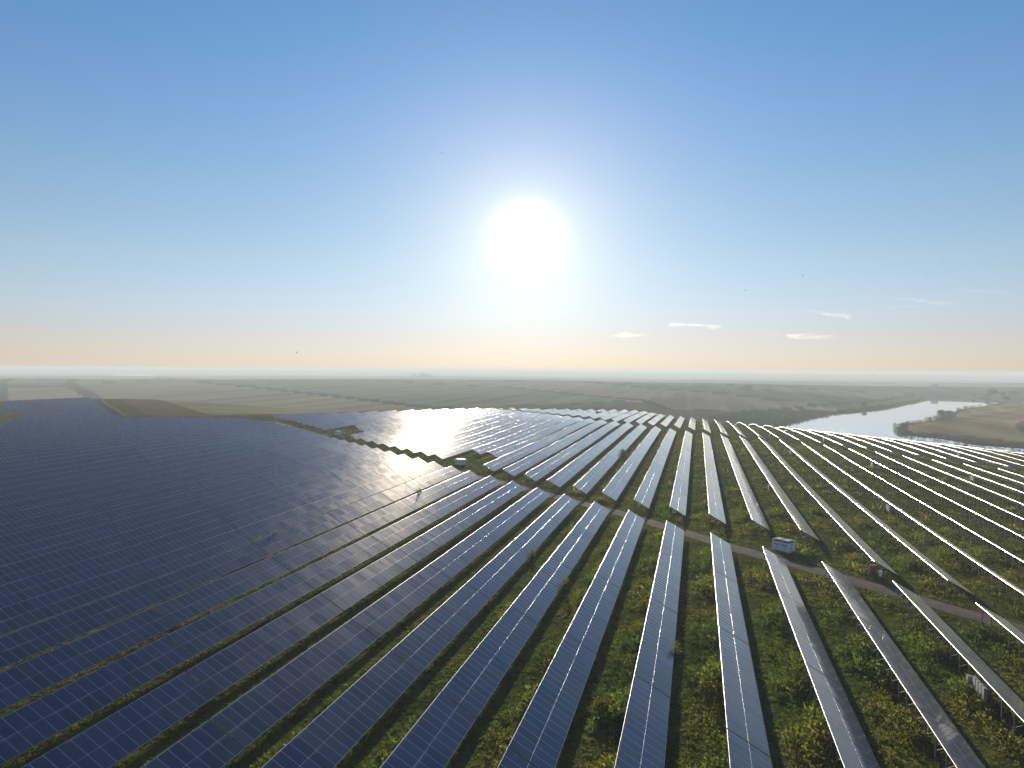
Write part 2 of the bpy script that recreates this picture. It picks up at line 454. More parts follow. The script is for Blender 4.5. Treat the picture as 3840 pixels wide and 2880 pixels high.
def make_gravel():
    mt, t, out = material("gravel")
    geo = t.n('ShaderNodeNewGeometry'); P = geo.outputs['Position']
    n1 = t.noise(P, 3.5, 6, 0.75); n2 = t.noise(P, 0.4, 4, 0.6)
    c = t.ramp(n1, [(0.3, (0.07, 0.062, 0.06)), (0.7, (0.20, 0.18, 0.175))])
    c = t.mix(1.0, c, t.ramp(n2, [(0.3, (0.75, 0.75, 0.75)), (0.7, (1.2, 1.12, 1.05))]), 'MULTIPLY')
    b = t.n('ShaderNodeBsdfPrincipled'); t.put(b.inputs['Base Color'], c)
    b.inputs['Roughness'].default_value = 1.0; b.inputs['Specular IOR Level'].default_value = 0.03
    bump = t.n('ShaderNodeBump'); bump.inputs['Strength'].default_value = 0.8; bump.inputs['Distance'].default_value = 0.12
    t.put(bump.inputs['Height'], n1); t.put(b.inputs['Normal'], bump.outputs[0])
    t.put(out.inputs['Surface'], b.outputs[0])
    return mt
M_GRAVEL = make_gravel()
def make_water():
    mt, t, out = material("water")
    geo = t.n('ShaderNodeNewGeometry'); P = geo.outputs['Position']
    patch = t.noise(t.mapping(P, (0.004, 0.012, 0.01)), 1.0, 3, 0.5)
    bump = t.n('ShaderNodeBump'); bump.inputs['Strength'].default_value = 0.008; bump.inputs['Distance'].default_value = 0.2
    t.put(bump.inputs['Height'], t.noise(P, 0.5, 4, 0.6))
    g = t.n('ShaderNodeBsdfGlossy'); g.inputs['Color'].default_value = (0.97, 0.98, 1.0, 1)
    t.put(g.inputs['Roughness'], t.ramp(patch, [(0.55, (0.02, 0.02, 0.02)), (0.68, (0.09, 0.09, 0.09))])); t.put(g.inputs['Normal'], bump.outputs[0])
    d = t.n('ShaderNodeBsdfDiffuse'); d.inputs[0].default_value = (0.03, 0.045, 0.05, 1)
    fr = t.n('ShaderNodeLayerWeight'); fr.inputs['Blend'].default_value = 0.5
    mx = t.n('ShaderNodeMixShader'); t.put(mx.inputs[0], t.math('POWER', fr.outputs['Facing'], 0.35))
    t.put(mx.inputs[1], d.outputs[0]); t.put(mx.inputs[2], g.outputs[0])
    t.put(out.inputs['Surface'], mx.outputs[0])
    return mt
M_WATER = make_water()

# ------------------------------------------------------------------ the ground, one sheet to the horizon
def build_ground():
    fine = np.radians(np.arange(-62, 62.01, 0.125)) - YAW
    coarse = np.radians(np.arange(66, 298, 4.0)) - YAW
    th = np.r_[fine, coarse]
    r = [6.0]
    while r[-1] < 26000:
        d = r[-1]
        r.append(d + min(max(1.6, d * d / 24000.0), 0.06 * d + 1.0))
    r = np.array(r)
    nt, nr = len(th), len(r)
    X = (r[:, None] * np.sin(th)[None, :]).ravel(); Y = (r[:, None] * np.cos(th)[None, :]).ravel()
    Z = height(X, Y)
    i = np.arange(nr - 1)[:, None] * nt; j = np.arange(nt)[None, :]; j2 = (j + 1) % nt
    F = np.stack([i + j, i + j2, i + nt + j2, i + nt + j], -1).reshape(-1, 4)[:, ::-1]
    c0 = len(X)
    col, kind = ground_colour(X, Y, Z)
    V = np.c_[X, Y, Z]
    # close the small hole under the camera
    V = np.r_[V, [[0, 0, h1(0, 0)]]]
    col = np.r_[col, col[:1]]; kind = np.r_[kind, kind[:1]]
    tri = np.stack([np.full(nt, c0), (np.arange(nt) + 1) % nt, np.arange(nt)], -1)
    F = np.r_[F, np.c_[tri, tri[:, :1]]][:, :4]
    # last faces are triangles written as quads with a repeated vertex -> build separately
    quads = F[:-nt]
    me = mesh_np("ground", V[:-1], quads, [M_GROUND], True, col[:-1])
    at = me.color_attributes.new("Kind", 'FLOAT_COLOR', 'POINT')
    cc = np.ones((c0, 4), np.float32); cc[:, :3] = kind[:-1]
    at.data.foreach_set("color", cc.ravel())
    o = link(bpy.data.objects.new("ground", me))
    tag(o, kind='structure')

def G(px, py): return hit_ground(px, py)
def gp(pts): return [G(x, y) for x, y in pts]
FIELDS = []   # (polygon, colour)
def field(pts, colr): FIELDS.append((gp(pts), colr))
# fields of the plain, corners measured on the photograph and carried onto the terrain
field([(0, 1428), (0, 1446), (250, 1441), (290, 1424), (150, 1418)], (0.105, 0.115, 0.062))
field([(0, 1449), (250, 1447), (300, 1462), (352, 1494), (200, 1496), (0, 1506)], (0.165, 0.118, 0.080))
field([(262, 1438), (500, 1430), (960, 1418), (735, 1434), (960, 1453), (1394, 1503), (1620, 1530), (1300, 1552), (930, 1566), (520, 1560), (430, 1535), (352, 1488)], (0.130, 0.110, 0.070))
field([(735, 1433), (960, 1420), (1400, 1424), (1900, 1452), (2400, 1500), (2150, 1515), (1640, 1527), (1394, 1500), (960, 1450)], (0.088, 0.098, 0.060))
field([(1000, 1421), (1900, 1429), (2180, 1432), (2480, 1458), (2880, 1497), (3097, 1521), (2800, 1545), (2500, 1535), (2400, 1500), (1900, 1452), (1400, 1424)], (0.125, 0.105, 0.078))
field([(2180, 1431), (2880, 1464), (3140, 1486), (3327, 1500), (3097, 1521), (2880, 1497), (2480, 1458)], (0.062, 0.064, 0.046))
field([(2230, 1428), (2880, 1452), (3300, 1472), (3420, 1484), (3330, 1498), (3140, 1484), (2880, 1462)], (0.13, 0.11, 0.085))
def onw2(pts): return [onplane(px, py, WATER_Z) for px, py in pts]
STUBBLE = onw2([(3392, 1604), (3466, 1589), (3560, 1566), (3592, 1548), (3680, 1530), (3752, 1516)]) + [(900, 1500), (1500, 1300), (1500, 450), (420, 380)] + onw2([(3990, 1685), (3840, 1668), (3750, 1658), (3600, 1641), (3520, 1634), (3440, 1628), (3388, 1622)])
VALLEY = gp([(2640, 1562), (2720, 1545), (2840, 1536), (3060, 1538), (3240, 1528), (3400, 1508), (3440, 1500), (3440, 1520), (3200, 1556), (3000, 1590), (2900, 1610)])
def jag(x, y): return 6 * np.sin(x / 37 + y / 61) + 4 * np.sin(x / 13 - y / 19)

ROAD = [(64, 63.5), (30.5, 91.5), (17.0, 103.0), (9.0, 109.5), (-12, 131.8), (-33, 149.3), (-55, 166.5), (-83, 190), (-112, 213.8), (-140, 238), (-168, 262), (-200, 290)]
ROADHW = 1.75

def ground_colour(X, Y, Z):
    n = len(X); d = np.hypot(X, Y)
    col = np.tile(np.array([0.098, 0.098, 0.066]), (n, 1))
    # distant country: patchwork of large fields
    cell = (np.floor((X * 0.8 + Y * 0.6 + 300 * np.sin(Y / 1500)) / 900) * 7.13 + np.floor((X * -0.6 + Y * 0.8) / 620) * 3.71)
    rnd = np.mod(np.sin(cell * 12.9898) * 43758.5453, 1.0)
    pal = 2.1 * np.array([(0.12, 0.105, 0.072), (0.078, 0.088, 0.052), (0.14, 0.12, 0.09), (0.09, 0.10, 0.066), (0.065, 0.07, 0.05), (0.15, 0.125, 0.082)])
    far = d > 900
    col[far] = pal[(rnd[far] * 6).astype(int) % 6]
    kind = np.zeros((n, 3))
    for poly, c in FIELDS:
        dd = poly_dist(X, Y, poly)
        col[dd < 0] = np.array(c) * np.array([1.6, 1.76, 1.85])
        edge = (np.abs(dd + 3) < 3 + 0.003 * d) & (d < 3500)
        col[edge] = np.array([0.040, 0.050, 0.030])
    rd = poly_dist(X, Y, RIVER)
    sd = poly_dist(X, Y, STUBBLE)
    ins = (sd + 0.4 * jag(X, Y) < 0) & (rd > 7)
    # stubble with the cutter's curved passes
    con = np.sin((np.hypot(X - 1000, (Y - 480) * 1.2)) / 7.5 + 0.8 * np.sin(X / 90)) * 0.5 + np.sin(np.hypot(X - 1000, (Y - 480) * 1.2) / 23.0)
    st = np.array([0.27, 0.215, 0.125])[None, :] * (1 + 0.20 * con[:, None])
    gr = ((con > 0.95))[:, None]
    st = np.where(gr, np.array([0.12, 0.115, 0.055]), st)
    col[ins] = st[ins]
    vd = poly_dist(X, Y, VALLEY)
    vz = vd + jag(X, Y) < 0
    col[vz] = np.array([0.052, 0.066, 0.036]); kind[vz, 0] = 0.5
    bk = (rd > -20) & (rd < 9 + 0.4 * jag(X, Y)) & (Y > 450)
    col[bk] = np.array([0.045, 0.058, 0.028]); kind[bk, 0] = 0.6
    hd = poly_dist(X, Y, HILL)
    mead = hd < 14
    col[mead] = np.array([0.068, 0.086, 0.026]); kind[mead, 0] = 1.0
    edge = (hd >= 14) & (hd < 45)
    col[edge] = np.array([0.12, 0.10, 0.055]); kind[edge, 0] = 0.7
    # mown ground round the gravel track, the sandy verge and bare patches along it
    ld = line_dist(X, Y, ROAD)
    vg = (ld < 4.5 + 0.2 * jag(X, Y))
    col[vg] = np.array([0.088, 0.088, 0.036])
    return col, kind
build_ground()

# river, added mist gleam and tracks
def flat_poly(name, pts, z, mat):
    import bmesh
    bm = bmesh.new()
    vs = [bm.verts.new((x, y, z)) for x, y in pts]
    f = bm.faces.new(vs)
    bmesh.ops.triangulate(bm, faces=[f])
    bmesh.ops.recalc_face_normals(bm, faces=bm.faces)
    for ff in bm.faces:
        if ff.normal.z < 0: ff.normal_flip()
    me = bpy.data.meshes.new(name); bm.to_mesh(me); bm.free(); me.materials.append(mat)
    o = link(bpy.data.objects.new(name, me)); tag(o, kind='structure')
    return o
def grow(poly, a):
    P = np.array(poly); c = P.mean(0)
    return [tuple(p + (p - c) / np.linalg.norm(p - c) * a) for p in P]
flat_poly("river", RIVER, WATER_Z, M_WATER)

_lz = max(h1(*onplane(x, y, -30 + CAM_Z)) for x, y in ((470, 1408), (440, 1407), (520, 1406)))
_lk = [G(x, y) for x, y in ((400, 1406), (455, 1403), (520, 1402), (600, 1407), (560, 1410), (480, 1411))]
_lz = float(np.median([h1(x, y) for x, y in _lk])) + 1.5
flat_poly("mist_gleam", [onplane(x, y, _lz) for x, y in ((400, 1406), (455, 1403.5), (520, 1403), (600, 1407), (560, 1409.5), (480, 1410.5))], _lz, M_WATER)  # added water sheet, its sky reflection stands in for a whitish mist patch

def ribbon(name, pts, hw, mat, dz=0.05, step=2.0, wob=0.25):
    P = np.array(pts, float); seg = np.hypot(*np.diff(P, axis=0).T); s = np.r_[0, np.cumsum(seg)]
    q = np.arange(0, s[-1], step)
    x = np.interp(q, s, P[:, 0]); y = np.interp(q, s, P[:, 1])
    for _ in range(12):
        x[1:-1] = (x[:-2] + x[1:-1] * 2 + x[2:]) / 4; y[1:-1] = (y[:-2] + y[1:-1] * 2 + y[2:]) / 4
    tx, ty = np.gradient(x), np.gradient(y); L = np.hypot(tx, ty); nx, ny = -ty / L, tx / L
    V = []
    offs = np.linspace(-1, 1, 5)
    for o in offs:
        hwv = hw + wob * np.sin(q / 3.1 + 2 * np.sign(o)) * 0.6 + wob * np.sin(q / 1.3 + 5 * np.sign(o)) * 0.4
        vx, vy = x + nx * hwv * o, y + ny * hwv * o
        V.append(np.c_[vx, vy, height(vx, vy) + dz - 0.04 * abs(o)])
    n = len(q); V = np.concatenate(V)
    F = []
    for a in range(4):
        i = np.arange(n - 1) + a * n
        F.append(np.stack([i, i + 1, i + 1 + n, i + n], -1))
    F = np.concatenate(F)[:, ::-1]
    me = mesh_np(name, V, F, [mat], True)
    o = link(bpy.data.objects.new(name, me)); tag(o, kind='structure')
    return o
ribbon("gravel_road", ROAD, ROADHW, M_GRAVEL)
M_TRACK = pbr("bare_earth", (0.045, 0.044, 0.040), 1.0, spec=0.0, noise_scale=0.05)
M_PALE = pbr("dry_earth", (0.15, 0.13, 0.10), 1.0, spec=0.0, noise_scale=0.05)
ribbon("dirt_track", gp([(415, 1556), (365, 1510), (330, 1482), (300, 1458), (262, 1439)]), 6.0, M_TRACK, 0.25, 8.0, 1.0)
ribbon("dirt_track", gp([(470, 1560), (430, 1536), (390, 1508), (350, 1482)]), 1.0, M_PALE, 0.3, 8.0, 0.8)
ribbon("field_path", gp([(740, 1431), (960, 1452), (1180, 1476), (1394, 1502), (1611, 1528)]), 4.0, M_TRACK, 0.3, 12.0, 1.5)

# ------------------------------------------------------------------ solar tables
TILT = math.radians(29.0); CT, ST = math.cos(TILT), math.sin(TILT)
TL = 20.475; NMOD = 21; SW = 3.36
def PP(s, h): return (s * CT + h * ST, HIGH - s * ST + h * CT)
def table_meshes():
    g = MB(); f = MB()
    y0, y1 = 0.0, TL
    def strip(mb, a, b, mi=0, uv=None):
        (xa, za), (xb, zb) = PP(*a), PP(*b)
        mb.quad((xa, y0, za), (xb, y0, zb), (xb, y1, zb), (xa, y1, za), mi, uv)
    def rev(mb, a, b, mi=0):
        strip(mb, b, a, mi)
    for (a, b, v0) in ((0.034, 1.671, 0), (1.689, 3.326, 1)):
        strip(g, (a, 0), (b, 0), 0, ((0, v0), (0, v0 + 0.999), (NMOD, v0 + 0.999), (NMOD, v0)))
    strip(g, (3.326, -0.035), (0.034, -0.035), 1)
    # frame: rounded high edge, raised middle pair of frames, rounded low edge
    prof_hi = [(0.0, -0.055), (0.0, -0.012), (0.004, -0.002), (0.012, 0.003), (0.034, 0.003)]
    prof_mid = [(1.671, 0.0), (1.672, 0.002), (1.675, 0.003), (1.685, 0.003), (1.688, 0.002), (1.689, 0.0)]
    prof_lo = [(3.326, 0.003), (3.352, 0.003), (3.359, -0.001), (3.362, -0.008), (3.362, -0.05)]
    for pr in (prof_hi, prof_mid, prof_lo):
        for a, b in zip(pr[:-1], pr[1:]): strip(f, a, b)
    strip(f, (0.034, -0.05), (0.0, -0.05)); strip(f, (3.362, -0.05), (3.326, -0.05))
    for s in (0.75, 2.55):       # purlins
        for a, b in (((s, -0.04), (s, -0.13)), ((s, -0.13), (s + 0.06, -0.13)), ((s + 0.06, -0.13), (s + 0.06, -0.04))):
            strip(f, a, b)
    for yy, sg in ((y0, 1), (y1, -1)):   # end frames
        q = [PP(0.0, -0.045), PP(SW, -0.045), PP(SW, 0.003), PP(0.0, 0.003)]
        pts = [(x, yy, z) for x, z in q]
        f.quad(*(pts if sg > 0 else pts[::-1]))
    return g.mesh("panel_table", [M_GLASS, M_BACK]), f.mesh("table_frame", [M_ALU], True)
ME_TAB, ME_FRM = table_meshes()
def post_mesh():
    mb = MB()
    x, z = PP(0.42, -0.13)
    mb.box(x - 0.05, x + 0.05, -0.035, 0.035, -0.9, z, 0)
    return mb.mesh("post", [M_STEEL])
def front_post_mesh():
    mb = MB(); x, z = PP(2.75, -0.13)
    mb.box(x - 0.05, x + 0.05, -0.035, 0.035, -0.9, z, 0)
    return mb.mesh("post", [M_STEEL])
def brace_mesh():
    mb = MB()
    xa, za = PP(0.42, -0.13); xb, zb = PP(1.9, -0.14)
    mb.bar((xa, 0.045, 0.75), (xb, 0.045, zb), 0.06, 0.05)
    p = PP(0.2, -0.17); q = PP(3.1, -0.17)
    mb.bar((p[0], 0, p[1]), (q[0], 0, q[1]), 0.09, 0.06)
    return mb.mesh("brace", [M_STEEL])
ME_POST, ME_FPOST, ME_BRACE = post_mesh(), front_post_mesh(), brace_mesh()

ORD = "zeroth first second third fourth fifth sixth seventh eighth ninth tenth eleventh twelfth thirteenth fourteenth fifteenth sixteenth seventeenth eighteenth nineteenth".split()
TENS = {2: "twent", 3: "thirt", 4: "fort", 5: "fift", 6: "sixt", 7: "sevent", 8: "eight", 9: "ninet"}
def ordinal(n):
    if n < 20: return ORD[n]
    a, b = divmod(n, 10)
    return TENS[a] + ("ieth" if b == 0 else "y-" + ORD[b])

def smooth_h(xs, ys): return height(np.asarray(xs, float), np.asarray(ys, float))
N_TAB = 0
def make_row(x, ya, yb, label, group, posts=None, fronts=None):
    """one row of tables from ya (near end) to yb (far end); posts / fronts: functions of (table index, n, mid Y) -> bool"""
    global N_TAB
    L = yb - ya
    n = max(1, round(L / (TL + 0.14)))
    sc = L / (n * (TL + 0.14))
    step = L / n
    ys = ya + step * np.arange(n + 1)
    zs = smooth_h(np.full(n + 1, x + 1.4), ys)
    root = empty("solar_panel_row", (x, ya, float(zs[0])))
    tag(root, label, "solar panels", group)
    for i in range(n):
        pit = math.atan2(zs[i + 1] - zs[i], step)
        t = bpy.data.objects.new("panel_table", ME_TAB)
        t.location = (0, ys[i] - ya, zs[i] - zs[0]); t.rotation_euler = (pit, 0, 0); t.scale = (1, sc, 1)
        link(t, root); N_TAB += 1
        link(bpy.data.objects.new("table_frame", ME_FRM), t)
        ymid = 0.5 * (ys[i] + ys[i + 1])
        if posts and posts(i, n, ymid):
            for q in range(9):
                yy = 1.1 + q * 2.28
                o = bpy.data.objects.new("post", ME_POST); o.location = (0, yy, 0); o.rotation_euler = (-pit, 0, 0); link(o, t)
                if fronts and fronts(i, n, ymid):
                    o = bpy.data.objects.new("post", ME_FPOST); o.location = (0, yy, 0); o.rotation_euler = (-pit, 0, 0); link(o, t)
                    o = bpy.data.objects.new("brace", ME_BRACE); o.location = (0, yy, 0); o.rotation_euler = (-pit, 0, 0); link(o, t)
    return root

def interp(k, table):
    a = sorted(table.items()); return float(np.interp(k, [p[0] for p in a], [p[1] for p in a]))
B1F = {-25: 271.6, -22: 254.3, -19: 237.3, -16: 219.9, -13: 202.1, -10: 184.9, -7: 167.2, -4: 149.9, 0: 126.0, 3: 105.2, 4: 99.6, 5: 93.8, 6: 88.2, 8: 77}
B2N = {-28: 304, -24: 281, -20: 255.4, -16: 230.4, -14: 219.3, -12: 207.7, -10: 196.2, -9: 190.0, -6: 172.2, -4: 160.1, -2: 148.0, 0: 136.5, 2: 127.0, 3: 124.5, 4: 119.5, 5: 102.5, 6: 97.0, 8: 86, 20: 20}
B2F = {-29: 302, -27: 315.2, -25: 334.2, -22: 362.9, -19: 390.4, -17: 409.3, -16: 416.7, -15: 412, -13: 401, -11: 392, -9: 379, -7: 366, -5: 353, -3: 341, -1: 326, 1: 309, 3: 294, 4: 288.5, 5: 285.5, 6: 281.5, 7: 275, 8: 271, 9: 265, 10: 258.6, 12: 248, 14: 236.5, 18: 212, 24: 176}
OFF3 = 1.0
B3N = {-15: 426, -8: 399, -5: 382.5, -3: 374, -1: 352, 1: 334, 3: 309, 4: 302, 5: 297, 6: 293, 7: 289, 8: 285.5, 10: 277, 12: 266, 14: 256.5, 15: 250.5, 20: 223, 26: 190}
B3F = {-15: 436, -10: 470, -5: 475, -3: 462, -1: 448, 1: 425, 3: 405, 6: 385, 8: 369.5, 10: 361.5, 12: 351.5, 14: 340, 16: 330, 18: 320, 19: 315, 26: 280}
B4F = {-13: 458, -10: 490, -5: 540, -3: 555, -1: 545, 1: 525, 3: 505, 5: 502, 6: 500, 10: 470, 14: 440, 20: 398, 26: 360}

def frame_start(x):
    """nearest Y worth building on row x (just beyond what the photograph sees)"""
    if x < 0: return max(14.0, -x * 0.775 - 24)
    return max(14.0, x * 2.3 - 14)

KB = 3   # the row whose far end stands before the nearest white cabin
rows = {}
GR1 = "solar panel rows of the nearest block, before the gravel track"
for k in range(-28, 8):
    x = XH(k); yb = interp(k, B1F)
    if k < -25: yb = 271.6 + (k + 25) * -3.0 if k > -29 else yb
    n = max(1, math.ceil((yb - frame_start(x)) / (TL + 0.14)))
    ya = yb - n * (TL + 0.14)
    if k == KB: lab = "narrow pale solar row whose far tip points at the nearest white cabin"
    elif k > KB: lab = "edge-on solar row in the nearest block, %s right of the one pointing at the cabin" % ordinal(k - KB)
    elif k > -8: lab = "broad solar row, nearest block, %s left of the one pointing at the cabin" % ordinal(KB - k)
    else: lab = "dark blue solar row, nearest block, %s left of the one pointing at the cabin" % ordinal(KB - k)
    rows['a', k] = make_row(x, ya, yb, lab, GR1,
        (lambda i, n, ym, k=k: k >= 1 or (k > -8 and i == n - 1)), (lambda i, n, ym, k=k: k >= 3 or i == n - 1))
# outer left part of the nearest block, running on to the far left corner
for k in range(-64, -28):
    x = XH(k)
    yb = float(np.interp(-x, [208, 267, 285, 461], [284, 268, 279, 431])) 
    ya = float(np.interp(-x, [205, 258, 297, 330, 359, 374, 461, 472], [160, 196, 236, 270, 291, 291, 364, 374]))
    if x > -245: ya = -x * 0.775 - 20
    make_row(x, ya, yb, "distant dark blue solar row by the far left corner, %s counted from the outermost" % ordinal(k + 65), "solar panel rows reaching to the far left corner")
GR2 = "solar panel rows of the second block, beyond the gravel track"
for k in range(-28, 19):
    x = XH(k); ya = interp(k, B2N); yb = interp(k, B2F)
    if k in (-7, -8): ya = 199.2 if k == -7 else 204.8
    if k in (-17, -18, -19): ya = {-17: 252, -18: 261, -19: 272}[k]
    if k > 6:
        fs = frame_start(x)
        if fs > ya:
            n = math.ceil((yb - fs) / (TL + 0.14)); ya = yb - n * (TL + 0.14)
    if k == 2: lab = "pale solar row of the second block, its near end left of the nearest white cabin"
    elif k > 2: lab = "edge-on solar row, second block, %s right of the pale one by the cabin" % ordinal(k - 2)
    elif k > -9: lab = "pale solar row, second block, %s left of the one beside the nearest cabin" % ordinal(2 - k)
    else: lab = "glaring solar row, second block, %s left of the one beside the nearest cabin" % ordinal(2 - k)
    rows['b', k] = make_row(x, ya, yb, lab, GR2,
        (lambda i, n, ym, k=k: k >= 2 or (k > -9 and i == 0)), (lambda i, n, ym, k=k: i == 0 or (k >= 2 and ym < 170)))
GR3 = "short solar panel rows of the third block"
for k in range(-15, 24):
    x = XH(k) + OFF3; ya = interp(k, B3N); yb = interp(k, B3F)
    if k > 14: ya = max(ya, frame_start(x))
    if yb - ya < 9: continue
    lab = "short solar row in the third block on the hill crest, %s from its left end" % ordinal(k + 16)
    rows['c', k] = make_row(x, ya, yb, lab, GR3, (lambda i, n, ym, k=k: k >= 3))
GR4 = "farthest solar panel rows, on the slope towards the river"
for k in range(-13, 24):
    x = XH(k) + OFF3; ya = interp(k, B3F) + (3.0 if k < 4 else 3 + min(7.0, (k - 4) * 1.5)); yb = interp(k, B4F)
    if yb - ya < 9: continue
    lab = "farthest solar row beyond the crest facing the river, %s from its left end" % ordinal(k + 14)
    rows['d', k] = make_row(x, ya, yb, lab, GR4, (lambda i, n, ym, k=k: k >= 7 and i < 3))
print("tables", N_TAB)

# ------------------------------------------------------------------ foliage built from many small leaf faces
def leaf_faces(base, up, n_dir, length, width):
    """diamond leaves: base points, axis vectors, side vectors"""
    tip = base + up * length[:, None]
    mid = base + up * (length * 0.5)[:, None]
    a = mid + n_dir * (width * 0.5)[:, None]; b = mid - n_dir * (width * 0.5)[:, None]
    return np.stack([base, a, tip, b], 1).reshape(-1, 3)
def unit(v): return v / (np.linalg.norm(v, axis=1)[:, None] + 1e-9)
def tufts(P, hgt, rad, nleaf, colr, lean=0.55, wfac=0.22, r=None, broad=False):
    """plants at points P: grass-like blades or broad leaves carried through the plant's volume"""
    r = r or rng
    n = len(P); N = n * nleaf
    idx = np.repeat(np.arange(n), nleaf)
    ang = r.uniform(0, 2 * np.pi, N); rr = np.sqrt(r.uniform(0, 1, N)) * rad[idx]
    off = np.c_[np.cos(ang) * rr, np.sin(ang) * rr, np.zeros(N)]
    if broad:
        t = r.uniform(0.05, 1.0, N) ** 0.8
        shape = np.sqrt(np.clip(1 - (t - 0.45) ** 2 / 0.42, 0.05, 1))
        off[:, :2] *= shape[:, None]; off[:, 2] = t * hgt[idx] * r.uniform(0.75, 1.05, N)
        ax = unit(np.c_[np.cos(ang), np.sin(ang), r.uniform(-0.3, 0.9, N)] + r.normal(0, 0.5, (N, 3)))
        ln = np.minimum(0.30, 0.36 * rad[idx] + 0.07) * r.uniform(0.6, 1.3, N); wd = ln * r.uniform(0.45, 0.8, N)
    else:
        ax = unit(np.c_[np.cos(ang) * lean, np.sin(ang) * lean, np.ones(N)] + r.normal(0, 0.22, (N, 3)))
        ln = hgt[idx] * r.uniform(0.5, 1.1, N); wd = np.maximum(0.035, ln * wfac * r.uniform(0.5, 1.1, N))
    base = P[idx] + off
    sd = unit(np.cross(ax, r.normal(0, 1, (N, 3))))
    V = leaf_faces(base, ax, sd, ln, wd)
    c = colr[idx] * r.uniform(0.65, 1.35, (N, 1)) * (1 + r.normal(0, 0.05, (N, 3)))
    return V, np.repeat(np.clip(c, 0.005, 0.9), 4, axis=0)
def foliage_object(name, parts, parent=None):
    V = np.concatenate([p[0] for p in parts]); C = np.concatenate([p[1] for p in parts])
    F = np.arange(len(V), dtype=np.int32).reshape(-1, 4)
    me = mesh_np(name, V, F, [M_LEAF], False, C)
    return link(bpy.data.objects.new(name, me), parent)
def lump(x, y, seed=0):
    """cheap smooth pattern in -1..1"""
    s = seed * 1.7
    return (np.sin(x * 0.31 + s) * np.sin(y * 0.27 - s * 1.3) + np.sin(x * 0.11 - y * 0.17 + s * 2.1) + 0.7 * np.sin(x * 0.83 + y * 0.71 + s) * np.sin(x * 0.57 - y * 0.92)) / 2.2

GREEN = np.array([0.092, 0.120, 0.030]); OLIVE = np.array([0.128, 0.124, 0.036]); TAN = np.array([0.17, 0.15, 0.085]); DEEP = np.array([0.052, 0.072, 0.026]); GOLD = np.array([0.17, 0.140, 0.035])
def plant_colour(x, y, r):
    a = lump(x, y, 1); b = lump(x * 0.5, y * 0.5, 3); u = r.uniform(0, 1, len(x))
    c = np.where((a > 0.25)[:, None], OLIVE, GREEN)
    c = np.where((a < -0.45)[:, None], DEEP, c)
    c = np.where(((b > 0.66) & (u < 0.6))[:, None], OLIVE * 1.25, c)
    c = np.where((u > 0.988)[:, None], GOLD, c)
    c = np.where((u < 0.02)[:, None], TAN, c)
    return c * r.uniform(0.75, 1.25, (len(x), 1))

CABINS = [((13.3, 113.9), 2.75, 1.9, 1.50), ((-65.6, 185.6), 2.6, 1.9, 1.55), ((-139.0, 246.2), 2.6, 1.9, 1.6)]
def scatter(n, r0, r1, a0, a1, r):
    d = np.sqrt(r.uniform(r0 * r0, r1 * r1, n)); a = np.radians(r.uniform(a0, a1, n)) - YAW
    return d * np.sin(a), d * np.cos(a)
def weed_points(n, r0, r1, a0, a1, r):
    x, y = scatter(n, r0, r1, a0, a1, r)
    k = np.round((x - XH1) / S) + 1
    v = (x - XH1) - np.floor((x - XH1) / S) * S       # 0 = high edge .. 7.1
    yf = np.interp(k, sorted(B1F), [B1F[q] for q in sorted(B1F)]); yn = np.interp(k, sorted(B2N), [B2N[q] for q in sorted(B2N)])
    road = line_dist(x, y, ROAD)
    ok = road > ROADHW + 0.1
    for (cx, cy), _, _, _ in CABINS: ok &= np.hypot(x - cx, y - cy) > 2.9
    hd = poly_dist(x, y, HILL)
    ok &= hd < 25
    return x[ok], y[ok], v[ok], road[ok], (yf - 1 < y[ok.nonzero()[0]] if False else None)
def grow_weeds(n, r0, r1, a0, a1, nleaf, scale, r):
    x, y, v, road, _ = weed_points(n, r0, r1, a0, a1, r)
    z = height(x, y)
    under = (v > 0.3) & (v < 3.05)
    back = (v > 5.6) | (v <= 0.3)                      # strip of tall weeds behind the rear posts
    track = (np.abs(v - 4.0) < 0.28) | (np.abs(v - 5.45) < 0.28)
    patch = lump(x, y, 5) * 0.5 + 0.5
    fine = np.clip(0.5 + 0.9 * lump(x * 3.1, y * 2.6, 8), 0, 1)
    h = np.where(back, 0.80, 0.42) * (0.40 + 0.75 * patch) * (0.35 + 1.15 * fine) * r.uniform(0.7, 1.3, len(x))
    h = np.where((v > 2.9) & (v < 5.4) & (x < -14), h * 0.6, h)
    h = np.where(track, h * 0.45, h)
    h = np.where(under, np.minimum(h, 0.35), h)
    h = np.where((v > 2.9) & (v < 3.9), h * 0.45, h)
    h = np.where(road < 4.3, np.minimum(h, 0.20), h)
    P = np.c_[x, y, z - 0.03]
    col = plant_colour(x, y, r)
    col = np.where((fine < 0.3)[:, None], col * 0.75 + DEEP * 0.15, col)
    broad = r.uniform(0, 1, len(x)) < np.where(back, 0.7, 0.40)
    out = []
    if broad.any():
        q = broad; out.append(tufts(P[q], h[q] * 1.05, np.clip(h[q] * 0.62, 0.15, 0.8) * scale, nleaf, col[q] * 0.92, broad=True, r=r))
    q = ~broad
    out.append(tufts(P[q], h[q], np.clip(h[q] * 0.45, 0.12, 0.5) * scale, nleaf, col[q] * 1.05, lean=0.6, wfac=0.16 * scale, r=r))
    return out
r2 = np.random.default_rng(5)
parts = []
parts += grow_weeds(42000, 36, 82, -40, 42, 14, 0.8, r2)
parts += grow_weeds(56000, 82, 150, -24, 42, 10, 1.05, r2)
parts += grow_weeds(46000, 150, 300, -33, 42, 8, 1.7, r2)
parts += grow_weeds(16000, 300, 560, -20, 30, 6, 2.4, r2)
wd = foliage_object("grass", parts)
tag(wd, kind='stuff')

